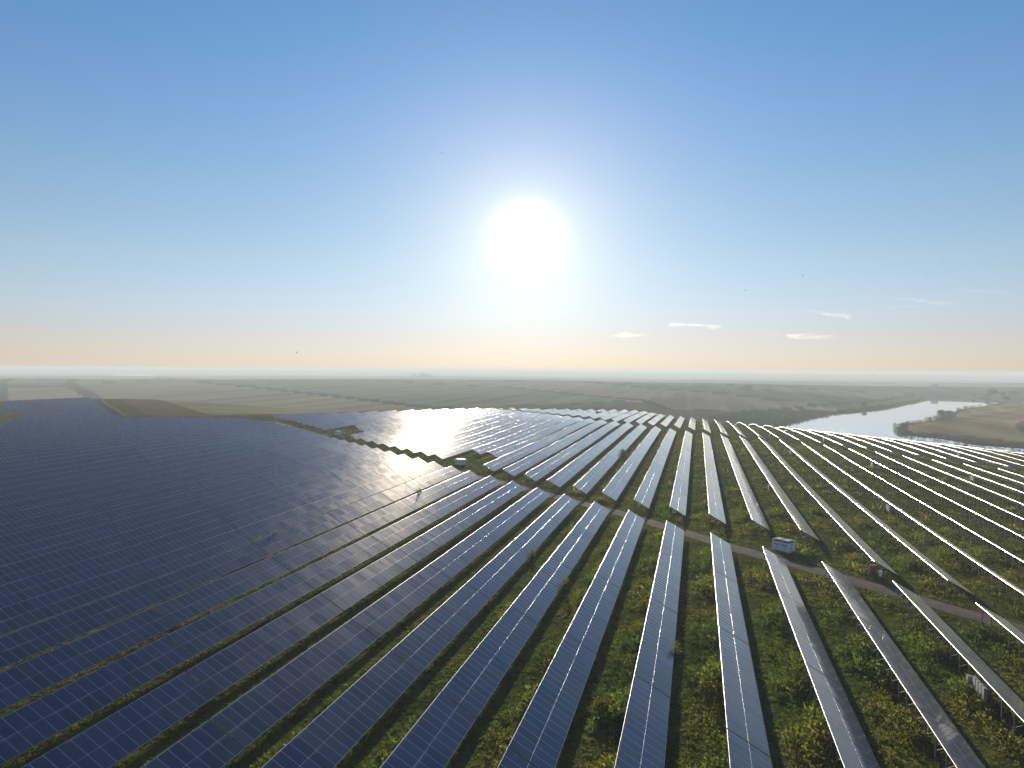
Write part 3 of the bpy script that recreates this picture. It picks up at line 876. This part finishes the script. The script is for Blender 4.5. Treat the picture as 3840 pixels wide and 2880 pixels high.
# single bushes that stand clear of the weeds
def shrub(x, y, hgt, rad, nleaf, colr, label, stem=True):
    z = h1(x, y); r = np.random.default_rng(int(abs(x * 31 + y * 17)) + 3)
    root = empty("shrub", (x, y, z)); tag(root, label, "shrub")
    nb = 26
    a = r.uniform(0, 2 * np.pi, nb); q = r.uniform(0.1, 0.8, nb) * rad
    P = np.c_[np.cos(a) * q, np.sin(a) * q, r.uniform(0.25, 0.72, nb) * hgt]
    col = np.tile(colr, (nb, 1)) * r.uniform(0.7, 1.3, (nb, 1))
    V = tufts(P, np.full(nb, hgt * 0.34), np.full(nb, rad * 0.42), nleaf // nb + 1, col, broad=True, r=r)
    foliage_object("foliage", [V], root)
    mb = MB()
    for i in range(7):
        mb.bar((0.05 * math.cos(i), 0.05 * math.sin(i), -0.1), tuple(P[i * 3]), 0.04, 0.04)
    mb.build("stem", [M_BARK], root)
SHR = [(XH(-7) - 0.35, 90.3, 2.8, 0.8, 520, GREEN * 1.1, "round green bush standing above the panels in the near left field, gone past the edge"),
       (XH(-7) - 0.4, 86.6, 2.75, 0.5, 240, GREEN, "small dark bush just left of the round bush above the near left panels"),
       (XH(-6) - 0.35, 130.0, 2.75, 0.85, 480, GREEN, "spiky green bush sticking out of a dark gap amid the glaring panels"),
       (XH(-2) + 3.25, 221.0, 2.3, 1.4, 420, DEEP, "dark sapling at the lower edge of a pale row in the second block"),
       (XH(-4) - 0.6, 207.0, 2.9, 0.7, 260, DEEP * 1.2, "thin bush showing in a dark gap of the second block's left rows"),
       (XH(-5) - 0.5, 175.0, 3.0, 0.6, 220, DEEP, "small dark sapling above the second block's row nearest the middle cabin"),
       (XH(1) + 3.15, 67.0, 1.75, 0.55, 220, GREEN, "leafy weed rising over the lower edge of a broad near row, centre right"),
       (XH(-1) + 3.15, 84.0, 1.7, 0.55, 220, GREEN, "leafy weed rising over the lower edge of a broad near row, centre"),
       (XH(-2) + 3.15, 96.6, 1.7, 0.5, 220, OLIVE, "pale weed at the lower edge of a near row left of centre"),
       (XH(0) + 4.9, 54.5, 1.2, 0.9, 420, GOLD * 0.7, "yellow brown bush between two broad rows at the bottom centre")]
for q in SHR: shrub(*q)

# ------------------------------------------------------------------ transformer cabins beside the tracks
def cabin(c, L, D, H, label, plates):
    (cx, cy) = c; z = h1(cx, cy); ang = math.atan2(0.6, -0.8)
    root = empty("transformer_cabin", (cx, cy, z), ang); tag(root, label, "cabin", "white transformer cabins beside the tracks")
    b = MB(); b.box(-L / 2, L / 2, -D / 2, D / 2, 0.0, H); b.box(-L / 2 - .06, L / 2 + .06, -D / 2 - .06, D / 2 + .06, -0.5, 0.10, 1)
    b.build("wall", [M_WHITE, M_CAB], root)
    r = MB(); r.box(-L / 2 - .10, L / 2 + .10, -D / 2 - .10, D / 2 + .10, H + .002, H + 0.09, 0)
    r.box(-L / 2 - .06, L / 2 + .06, -D / 2 - .06, D / 2 + .06, H + .09, H + 0.105, 1)
    ro = r.build("roof", [M_DARK, M_RUST if plates else M_ROOF], root)
    if plates:
        for x0, x1 in ((-L * 0.42, -L * 0.04), (L * 0.08, L * 0.47)):
            p = MB(); p.box(x0, x1, -D * 0.36, D * 0.36, H + .108, H + .19, 0); p.box(x0 - .05, x1 + .05, -D * .40, D * .40, H + .19, H + .235, 1)
            p.build("roof_plate", [M_DARK, M_ROOF], ro)
    # doors on the long sides and the ends
    sides = [(0, 1, L, D), (0, -1, L, D), (1, 0, D, L), (-1, 0, D, L)]
    for sx, sy, wdt, dep in sides:
        n = 2 if wdt == L else 1
        for i in range(n):
            dw = wdt * (0.40 if n == 2 else 0.55)
            cxo = (-wdt * 0.24 + i * wdt * 0.48) if n == 2 else wdt * 0.12
            d = MB()
            if sy:
                yy = sy * (D / 2); d.box(cxo - dw / 2, cxo + dw / 2, min(yy, yy + sy * .02), max(yy, yy + sy * .02), 0.14, H - 0.12)
                d.box(cxo - .012, cxo + .012, min(yy + sy * .02, yy + sy * .03), max(yy + sy * .02, yy + sy * .03), 0.14, H - .12, 1)
                for s in (-1, 1):
                    for j in range(5): d.box(cxo + s * dw * .25 - dw * .14, cxo + s * dw * .25 + dw * .14, min(yy + sy * .02, yy + sy * .035), max(yy + sy * .02, yy + sy * .035), H * .62 + j * .05, H * .62 + j * .05 + .025, 1)
            else:
                xx = sx * (L / 2); d.box(min(xx, xx + sx * .02), max(xx, xx + sx * .02), cxo - dw / 2, cxo + dw / 2, 0.14, H - 0.12)
                d.box(min(xx + sx * .02, xx + sx * .03), max(xx + sx * .02, xx + sx * .03), cxo - .012, cxo + .012, 0.14, H - .12, 1)
            d.build("door", [M_DOOR, M_DARK], root)
    return root
cabin(*CABINS[0], "nearest white transformer cabin with two raised grey roof plates beside the gravel track", True)
cabin(*CABINS[1], "middle white transformer cabin with flat roof in the clearing left of centre", False)
cabin(*CABINS[2], "farthest white transformer cabin in the small clearing amid the left panels", False)
x, y = XH(-9) + 3, 408
def far_cabin(px, py, dd, label):
    d = ray(px, py); t = dd / math.hypot(d[0], d[1]); x, y = d[0] * t, d[1] * t
    cabin((x, y), 3.2, 2.4, 2.6, label, False)
far_cabin(2246, 1534, 470, "tiny blue grey cabin on the crest behind the third block's rows")
far_cabin(2558, 1550, 560, "tiny pale cabin past the far end of the crest rows near the centre right")

# ------------------------------------------------------------------ inverter cabinets hung under the high edges
def inverter_rack(x, y, label, n=4, extra=False):
    z = h1(x, y)
    root = empty("inverter_rack", (x + 0.08, y, z)); root.scale = (0.85, 0.82, 0.92); tag(root, label, "inverters", "inverter racks under the panel edges")
    for i in range(n):
        b = MB(); y0 = i * 0.78
        b.box(-0.30, -0.02, y0, y0 + 0.62, 0.72, 1.86)
        b.box(-0.32, -0.302, y0 + 0.03, y0 + 0.59, 0.76, 1.82)
        cb = b.build("cabinet", [M_CAB], root)
        l = MB(); l.box(-0.335, -0.322, y0 + 0.50, y0 + 0.54, 1.22, 1.34); l.build("handle", [M_DARK], cb)
    if extra:
        b = MB(); b.box(-0.50, -0.10, n * .78 + .55, n * .78 + 1.05, 0.55, 1.55); b.build("cabinet", [M_CAB], root)
    s = MB(); Lr = n * 0.78
    s.box(0.0, 0.05, -0.15, Lr, 1.62, 1.68); s.box(0.0, 0.05, -0.15, Lr, 0.92, 0.98); s.box(-0.30, -0.25, -1.0, Lr, 0.56, 0.62)
    for yy in (-0.12, Lr - 0.1): s.box(0.0, 0.06, yy, yy + .06, -0.4, 1.9)
    s.build("rack", [M_STEEL], root)
INV = [(5, 'a', 65.0, "rack of white inverter cabinets under the near row at the lower right, nearest", True),
       (7, 'b', 152.5, "rack of white inverter cabinets on the right, second nearest, above the track", False),
       (12, 'b', 213.0, "rack of pale inverter cabinets under an edge-on row near the right border", False),
       (9, 'b', 229.5, "rack of inverter cabinets under a middle row at the right, before the crest", False),
       (6, 'b', 246.5, "small inverter rack under a pale curving row right of centre", False),
       (4, 'b', 168.5, "inverter rack half hidden under the wide pale row right of the nearest cabin", False),
       (15, 'c', 292.0, "distant inverter rack on the crest near the right border", False),
       (9, 'c', 319.0, "distant inverter rack on the crest left of the river bend", False),
       (6, 'c', 327.0, "distant tiny inverter rack where the curving rows reach the crest", False)]
for k, b, y, lab, ex in INV:
    inverter_rack(XH(k) + (OFF3 if b == 'c' else 0.0), y, lab, 4, ex)
# red brown box and white sack at the near end of a second-block row
x, y = XH(5) - 0.15, 102.9; z = h1(x, y)
rt = empty("equipment_box", (x, y, z), 0.2); tag(rt, "red brown equipment box under the end of a row beside the gravel track", "equipment box")
b = MB(); b.box(-0.42, 0.42, -0.25, 0.25, 0.28, 1.62); b.box(-0.46, 0.46, -0.29, 0.29, 1.622, 1.68); b.build("body", [M_RED], rt)
for i in (-1, 1):
    b = MB(); b.box(i * 0.36 - .03, i * 0.36 + .03, -0.2, 0.2, -0.3, 0.28); b.build("leg", [M_STEEL], rt)
b = MB(); b.box(-0.36, -0.01, -0.27, -0.252, 0.34, 1.56); b.box(0.01, 0.36, -0.27, -0.252, 0.34, 1.56); b.build("door", [M_RED], rt)
mbx = MB(); x, y = XH(5) + 0.75, 102.6; z = h1(x, y)
rt = empty("meter_cabinet", (x, y, z), 0.1); tag(rt, "small white meter cabinet just right of the red brown equipment box", "meter cabinet")
b = MB(); b.box(-0.2, 0.2, -0.14, 0.14, 0.35, 1.0); b.box(-0.23, 0.23, -0.17, 0.17, 1.002, 1.05); b.build("body", [M_WHITE], rt)
b = MB(); b.box(-0.05, 0.05, -0.05, 0.05, -0.3, 0.348); b.build("post", [M_STEEL], rt)

# ------------------------------------------------------------------ river banks, trees, hedges, far woods
def blob_foliage(C, R, nleaf, size, colr, r):
    """leaf faces on and in overlapping ellipsoids with centres C and radii R (n,3)"""
    n = len(C); idx = np.repeat(np.arange(n), nleaf); N = len(idx)
    d = unit(r.normal(0, 1, (N, 3))); rad = r.uniform(0.45, 1.0, N) ** 0.5
    base = C[idx] + d * rad[:, None] * R[idx]
    ax = unit(d + r.normal(0, 0.7, (N, 3))); sd = unit(np.cross(ax, r.normal(0, 1, (N, 3))))
    ln = size * r.uniform(0.6, 1.4, N)
    V = leaf_faces(base, ax, sd, ln, ln * 0.7)
    c = colr[idx] * r.uniform(0.7, 1.3, (N, 1))
    return V, np.repeat(c, 4, axis=0)
r3 = np.random.default_rng(21)
def along(pts, step, jitter, r):
    P = np.array(pts, float); seg = np.hypot(*np.diff(P, axis=0).T); s = np.r_[0, np.cumsum(seg)]
    q = np.arange(0, s[-1], step) + r.uniform(-step / 2, step / 2, len(np.arange(0, s[-1], step)))
    x = np.interp(q, s, P[:, 0]) + r.normal(0, jitter, len(q)); y = np.interp(q, s, P[:, 1]) + r.normal(0, jitter, len(q))
    return x, y
def belt(pts, step, jitter, hmin, hmax, nleaf, size, colr, r, gap=-9):
    x, y = along(pts, step, jitter, r)
    keep = lump(x * 0.35, y * 0.35, 2) > gap
    x, y = x[keep], y[keep]
    z = np.maximum(height(x, y), WATER_Z); h = r.uniform(hmin, hmax, len(x)) * (0.75 + 0.35 * lump(x * 0.4, y * 0.4, 6))
    C = np.c_[x, y, z + h * 0.42]; R = np.c_[h * r.uniform(0.5, 0.9, len(x)), h * r.uniform(0.5, 0.9, len(x)), h * 0.55]
    return blob_foliage(C, R, nleaf, size, np.tile(colr, (len(x), 1)) * r.uniform(0.75, 1.25, (len(x), 1)), r)
def onw(pts): return [onplane(px, py, WATER_Z) for px, py in pts]
SCRUB = np.array([0.034, 0.050, 0.018])
rb_low = onw([(3372, 1612), (3380, 1628), (3444, 1637), (3522, 1643), (3550, 1648)])
rb_low2 = onw([(3590, 1654), (3661, 1666), (3748, 1673), (3840, 1682), (3960, 1694)])
rb_up = onw([(3364, 1606), (3385, 1592), (3461, 1584)])
rb_up2 = onw([(3465, 1580), (3509, 1574), (3560, 1556), (3574, 1550)])
rb_up3 = onw([(3592, 1537), (3674, 1526)])
tag(foliage_object("river_scrub", [belt(rb_low, 2.2, 2.0, 2.6, 4.4, 34, 0.75, SCRUB, r3), belt(rb_low2, 2.0, 2.4, 3.2, 5.4, 38, 0.75, SCRUB * 0.9, r3),
     belt(rb_up, 3.0, 2.0, 2.0, 3.4, 26, 0.8, SCRUB, r3), belt(rb_up2, 3.5, 3.0, 2.6, 5.0, 30, 0.9, SCRUB, r3), belt(rb_up3, 5, 3.0, 2.2, 4.0, 22, 1.0, SCRUB * 1.2, r3),
     belt(LB, 3.2, 2.0, 0.7, 1.7, 20, 0.7, SCRUB * 1.7, r3), belt([(x - 14, y + 6) for x, y in LB], 7, 9.0, 0.8, 2.0, 14, 0.8, SCRUB * 1.6, r3, -0.2)]), kind='stuff')
def tree(px, py, hgt, wid, label, group=None, nleaf=420, colr=SCRUB, xy=None):
    x, y = xy or G(px, py); z = max(h1(x, y), WATER_Z); r = np.random.default_rng(int(px * 7 + py))
    root = empty("tree", (x, y, z)); tag(root, label, "tree", group)
    nb = 16; a = r.uniform(0, 6.28, nb); q = np.sqrt(r.uniform(0, 1, nb)) * wid * 0.36
    C = np.c_[np.cos(a) * q, np.sin(a) * q, hgt * r.uniform(0.34, 0.84, nb)]
    R = np.c_[wid * r.uniform(.14, .24, nb), wid * r.uniform(.14, .24, nb), hgt * r.uniform(.10, .17, nb)]
    foliage_object("crown", [blob_foliage(C, R, nleaf // nb * 2, max(0.5, wid * 0.09), np.tile(colr, (nb, 1)) * r.uniform(.7, 1.4, (nb, 1)), r)], root)
    mb = MB()
    n = 8; prof = [(-1.0, wid * .035), (hgt * .3, wid * .025), (hgt * .7, wid * .012)]
    for (z0, r0), (z1, r1) in zip(prof[:-1], prof[1:]):
        for i in range(n):
            a0, a1 = 2 * math.pi * i / n, 2 * math.pi * (i + 1) / n
            mb.quad((r0 * math.cos(a0), r0 * math.sin(a0), z0), (r0 * math.cos(a1), r0 * math.sin(a1), z0), (r1 * math.cos(a1), r1 * math.sin(a1), z1), (r1 * math.cos(a0), r1 * math.sin(a0), z1))
    for i in range(5): mb.bar((0, 0, hgt * (.25 + .06 * i)), tuple(C[i]), wid * .018, wid * .018)
    mb.build("trunk", [M_BARK], root)
tree(3240, 1527, 8.5, 8.0, "single round tree on the river's left bank, mirrored in the water")
tree(3531, 1566, 9.5, 9.0, "tallest tree on the near right river bank above the low scrub", xy=onplane(3531, 1570, WATER_Z))
tree(3556, 1558, 6.0, 8.0, "low spreading tree just right of the tallest bank tree", xy=onplane(3558, 1558, WATER_Z))
TG = "trees at the far right end of the river"
tree(3722, 1490, 17.0, 18.0, "tall broad tree at the river's far right end, highest of its group", TG)
tree(3702, 1492, 9.0, 11.0, "shorter tree at the left foot of the tall tree by the river's end", TG)
tree(3772, 1508, 11.5, 13.0, "round tree standing before the others at the river's right end", TG)
tree(3760, 1483, 8.0, 14.0, "hazy low tree right of the tall tree at the river's end", TG)
tree(3800, 1480, 7.0, 16.0, "hazy wide tree farthest right behind the river's end", TG)
tree(3652, 1490, 6.5, 8.0, "small hazy tree left of the white buildings across the river", TG)
tree(3273, 1412, 22.0, 26.0, "lone distant tree in the haze above the river")
def wood(name, x, y, h, size, nleaf, colr):
    z = height(x, y); C = np.c_[x, y, z + h * .45]; R = np.c_[h * .9, h * .9, h * .55]
    tag(foliage_object(name, [blob_foliage(C, R, nleaf, size, np.tile(colr, (len(x), 1)), r3)]), kind='stuff')
# hedgerow along the far field boundary on the left
x, y = along(gp([(-160, 1441), (0, 1441), (120, 1440), (250, 1437), (420, 1429), (590, 1424), (960, 1418)]), 7, 3, r3)
wood("hedgerow", x, y, r3.uniform(2.5, 5.5, len(x)), 1.6, 14, SCRUB * 0.9)
x, y = along(gp([(1545, 1417), (1590, 1416), (1625, 1418)]), 8, 30, r3)
wood("copse", x, y, r3.uniform(14, 26, len(x)), 6, 16, SCRUB)
def horizon_trees(x0, x1, dist, hlo, hhi, step=45):
    a = np.arctan((np.array([x0, x1]) - CX) / FPX) - YAW
    n = int(abs(a[1] - a[0]) * dist / step); t = r3.uniform(a[0], a[1], n); d = dist + r3.normal(0, 120, n)
    h = r3.uniform(hlo, hhi, n) * (0.8 + 0.3 * np.sin(t * 130) + 0.15 * np.sin(t * 410))
    return d * np.sin(t), d * np.cos(t), h
X3 = [horizon_trees(1840, 2270, 9000, 9, 20), horizon_trees(2440, 3080, 7600, 12, 26), horizon_trees(60, 900, 11000, 6, 12, 90), horizon_trees(3080, 3840, 9500, 5, 12, 90), horizon_trees(930, 965, 8000, 14, 22)]
wood("distant_wood", np.concatenate([q[0] for q in X3]), np.concatenate([q[1] for q in X3]), np.concatenate([q[2] for q in X3]), 9, 12, SCRUB)

def house(px, py, L, D, H, label):
    x, y = G(px, py); z = h1(x, y)
    root = empty("farm_building", (x, y, z), 0.5); tag(root, label, "building")
    b = MB(); b.box(-L / 2, L / 2, -D / 2, D / 2, -1, H); b.build("wall", [M_WHITE], root)
    r = MB(); e = .3
    r.quad((-L / 2 - e, -D / 2 - e, H), (L / 2 + e, -D / 2 - e, H), (L / 2 + e, 0, H + D * .35), (-L / 2 - e, 0, H + D * .35))
    r.quad((-L / 2 - e, 0, H + D * .35), (L / 2 + e, 0, H + D * .35), (L / 2 + e, D / 2 + e, H), (-L / 2 - e, D / 2 + e, H))
    r.quad((-L / 2, -D / 2, H), (-L / 2, 0, H + D * .34), (-L / 2, D / 2, H), (-L / 2, D / 2, H)); r.quad((L / 2, -D / 2, H), (L / 2, D / 2, H), (L / 2, 0, H + D * .34), (L / 2, 0, H + D * .34))
    r.build("roof", [M_ROOF], root)
    for i in range(2):
        w_ = MB(); cx = -L * .25 + i * L * .5; w_.box(cx - .6, cx + .6, -D / 2 - .04, -D / 2 - .002, 1.0, 2.2); w_.build("window", [M_DARK], root)
house(3682, 1489, 9, 6, 3.4, "small white building by the trees at the river's far right end")
house(3505, 1452, 14, 7, 3.6, "tiny white building in the hazy fields above the river")

def power_pole(px, py, hgt, label, lattice=False):
    x, y = G(px, py); z = h1(x, y)
    root = empty("power_pole", (x, y, z), 0.3); tag(root, label, "power pole")
    m_ = MB()
    if lattice:
        for sx, sy in ((-1, -1), (1, -1), (1, 1), (-1, 1)): m_.bar((sx * .7, sy * .7, -.5), (sx * .18, sy * .18, hgt), .14, .14)
        for j in range(5):
            f0, f1 = j / 5, (j + 1) / 5; a0, a1 = .7 - .52 * f0, .7 - .52 * f1
            m_.bar((-a0, -a0, hgt * f0), (a1, -a1, hgt * f1), .08, .08); m_.bar((a0, a0, hgt * f0), (-a1, a1, hgt * f1), .08, .08)
    else: m_.bar((0, 0, -1), (0, 0, hgt), .28, .28)
    m_.build("mast", [M_WOOD], root)
    c = MB(); c.box(-1.3, 1.3, -.09, .09, hgt - .9, hgt - .72); c.build("crossarm", [M_WOOD], root)
power_pole(2822, 1552, 9.0, "slender power pole on the grassy slope between crest and river")
power_pole(2245, 1529, 4.6, "small lattice mast behind the tiny crest cabin near the centre", True)

# ------------------------------------------------------------------ birds
def bird_mesh(flap):
    mb = MB(); n = 8
    prof = [(-.17, .004), (-.10, .022), (0, .038), (.09, .03), (.13, .02), (.17, .004)]
    for (y0, r0), (y1, r1) in zip(prof[:-1], prof[1:]):
        for i in range(n):
            a0, a1 = 2 * math.pi * i / n, 2 * math.pi * (i + 1) / n
            mb.quad((r0 * math.cos(a0), y0, r0 * math.sin(a0)), (r0 * math.cos(a1), y0, r0 * math.sin(a1)), (r1 * math.cos(a1), y1, r1 * math.sin(a1)), (r1 * math.cos(a0), y1, r1 * math.sin(a0)))
    for s in (-1, 1):
        pts = [(0.02, .06, -.06, 0.02), (.16, .09, -.05, flap * .10), (.33, .02, -.07, flap * .16)]
        for a, b in zip(pts[:-1], pts[1:]):
            for dz in (0, -.012):
                q = [(s * a[0], a[2], a[3] + dz), (s * b[0], b[2], b[3] + dz), (s * b[0], b[1], b[3] + dz), (s * a[0], a[1], a[3] + dz)]
                mb.quad(*(q if (s > 0) == (dz == 0) else q[::-1]))
    mb.quad((-.03, -.16, 0), (.03, -.16, 0), (.055, -.26, 0), (-.055, -.26, 0))
    return mb.mesh("bird", [M_BIRD])
BM = [bird_mesh(1.0), bird_mesh(-0.5), bird_mesh(0.3)]
BIRDS = [(2574, 1033, "lone bird in the sky right of the sun, leftmost of the right-hand birds"), (2795, 1087, "larger bird with raised wings, low right of the sun"), (3010, 1033, "bird high above the slanting streak of cloud"),
         (3025, 1097, "faint bird just above the slanting streak of cloud"), (3470, 1028, "dark bird above the long thin clouds at right"), (3534, 987, "bird just below the highest bird at far right"),
         (3530, 939, "highest bird at far right of the sky"), (3511, 1217, "lowest bird at far right below the thin clouds"), (1656, 573, "single bird high in the sky left of the sun"), (1112, 1323, "single low bird near the horizon left of the sun")]
for i, (px, py, lab) in enumerate(BIRDS):
    d = ray(px, py); t = 190.0 if py < 1200 else 150.0
    o = bpy.data.objects.new("bird", BM[i % 3]); o.location = (d[0] * t, d[1] * t, CAM_Z + d[2] * t)
    o.rotation_euler = (0.1, 0.35 * ((i % 3) - 1), 0.9 * i); o.scale = (1.35 if i == 1 else 1.0,) * 3
    link(o); tag(o, lab, "bird", "birds in the sky")

# ------------------------------------------------------------------ thin clouds low on the right
mt, t, out = material("cloud")
vol = t.n('ShaderNodeVolumePrincipled'); vol.inputs['Color'].default_value = (1, .94, .86, 1); vol.inputs['Anisotropy'].default_value = 0.75
cg = t.n('ShaderNodeNewGeometry')
cn = t.noise(t.mapping(cg.outputs['Position'], (0.0012, 0.0012, 0.006)), 1.0, 4, 0.6, 0.6)
t.put(vol.inputs['Density'], t.math('MULTIPLY', t.math('MAXIMUM', t.math('SUBTRACT', cn, 0.40), 0.0), 0.0005))
t.put(out.inputs['Volume'], vol.outputs[0]); M_CLOUD = mt
def cloud(p0, p1, thick, label, lobes=5):
    """a streak of thin cloud from one end to the other (measured directions), 1.9 km up"""
    H = 1900.0; e = []
    for px, py in (p0, p1):
        d = ray(px, py); q = H / d[2]; e.append(np.array([d[0] * q, d[1] * q, CAM_Z + H]))
    c = (e[0] + e[1]) / 2; ax = (e[1] - e[0]); L = np.linalg.norm(ax); ax /= L
    side = np.array([-ax[1], ax[0], 0]); r = np.random.default_rng(int(p0[0]))
    nu, nv = 64, 14; V = []
    T = np.linspace(0, 1, nu)
    ph = r.uniform(0, 6, 6)
    for i, tt in enumerate(T):
        env = math.sin(math.pi * tt) ** 0.7 * (0.55 + 0.25 * math.sin(tt * 9 + ph[0]) + 0.2 * math.sin(tt * 21 + ph[1]) + .12 * math.sin(tt * 45 + ph[2]))
        env = max(env, 0.0) + 0.004
        for j in range(nv):
            a = 2 * math.pi * j / nv; k = 1 + 0.25 * math.sin(3 * a + tt * 14 + ph[3])
            V.append(e[0] + ax * L * tt + side * (thick * 5.5 * env * math.cos(a) * k + 0.10 * L * 0.3 * math.sin(tt * 6 + ph[4])) + np.array([0, 0, 1]) * (1.5 * thick * env * math.sin(a) * k + 20 * math.sin(tt * 8 + ph[5])))
    F = []
    for i in range(nu - 1):
        for j in range(nv): F.append((i * nv + j, i * nv + (j + 1) % nv, (i + 1) * nv + (j + 1) % nv, (i + 1) * nv + j))
    me = bpy.data.meshes.new("cloud"); me.from_pydata([tuple(v) for v in V], [], F + [tuple(range(nv))[::-1], tuple(range((nu - 1) * nv, nu * nv))])
    me.materials.append(M_CLOUD); me.update()
    o = link(bpy.data.objects.new("cloud", me)); tag(o, label, "cloud", "thin low clouds at right")
s_ = 3840 / 2212
def P_(x, y): return (x * s_, y * s_)
cloud(P_(1742, 661), P_(1834, 692), 60, "short slanting streak of cloud, brightest, low at right")
cloud(P_(1640, 722), P_(1856, 730), 120, "long faint cloud band closest to the horizon at right")
cloud(P_(1440, 699), P_(1566, 707), 80, "flat thin cloud left of the slanting streak")
cloud(P_(1300, 727), P_(1420, 721), 80, "faintest cloud nearest below the sun at right")
cloud(P_(1935, 647), P_(2094, 658), 70, "long thin cloud right of the slanting streak")
cloud(P_(1908, 661), P_(1992, 663), 45, "small thin cloud just under the left end of the long thin cloud")
cloud(P_(2058, 624), P_(2204, 637), 60, "highest thin cloud at the right border")

# ------------------------------------------------------------------ morning haze
mt, t, out = material("haze")
vol = t.n('ShaderNodeVolumePrincipled')
vol.inputs['Color'].default_value = (0.70, 0.81, 0.94, 1); vol.inputs['Density'].default_value = 3.3e-4; vol.inputs['Anisotropy'].default_value = 0.12
t.put(out.inputs['Volume'], vol.outputs[0])
b = MB(); R_ = 27000
zmin = float(min(v.co.z for v in bpy.data.objects['ground'].data.vertices)) - 1.0
b.box(-R_, R_, -R_, R_, zmin, CAM_Z + 4.0)
o = b.build("haze", [mt]); tag(o, kind='stuff')
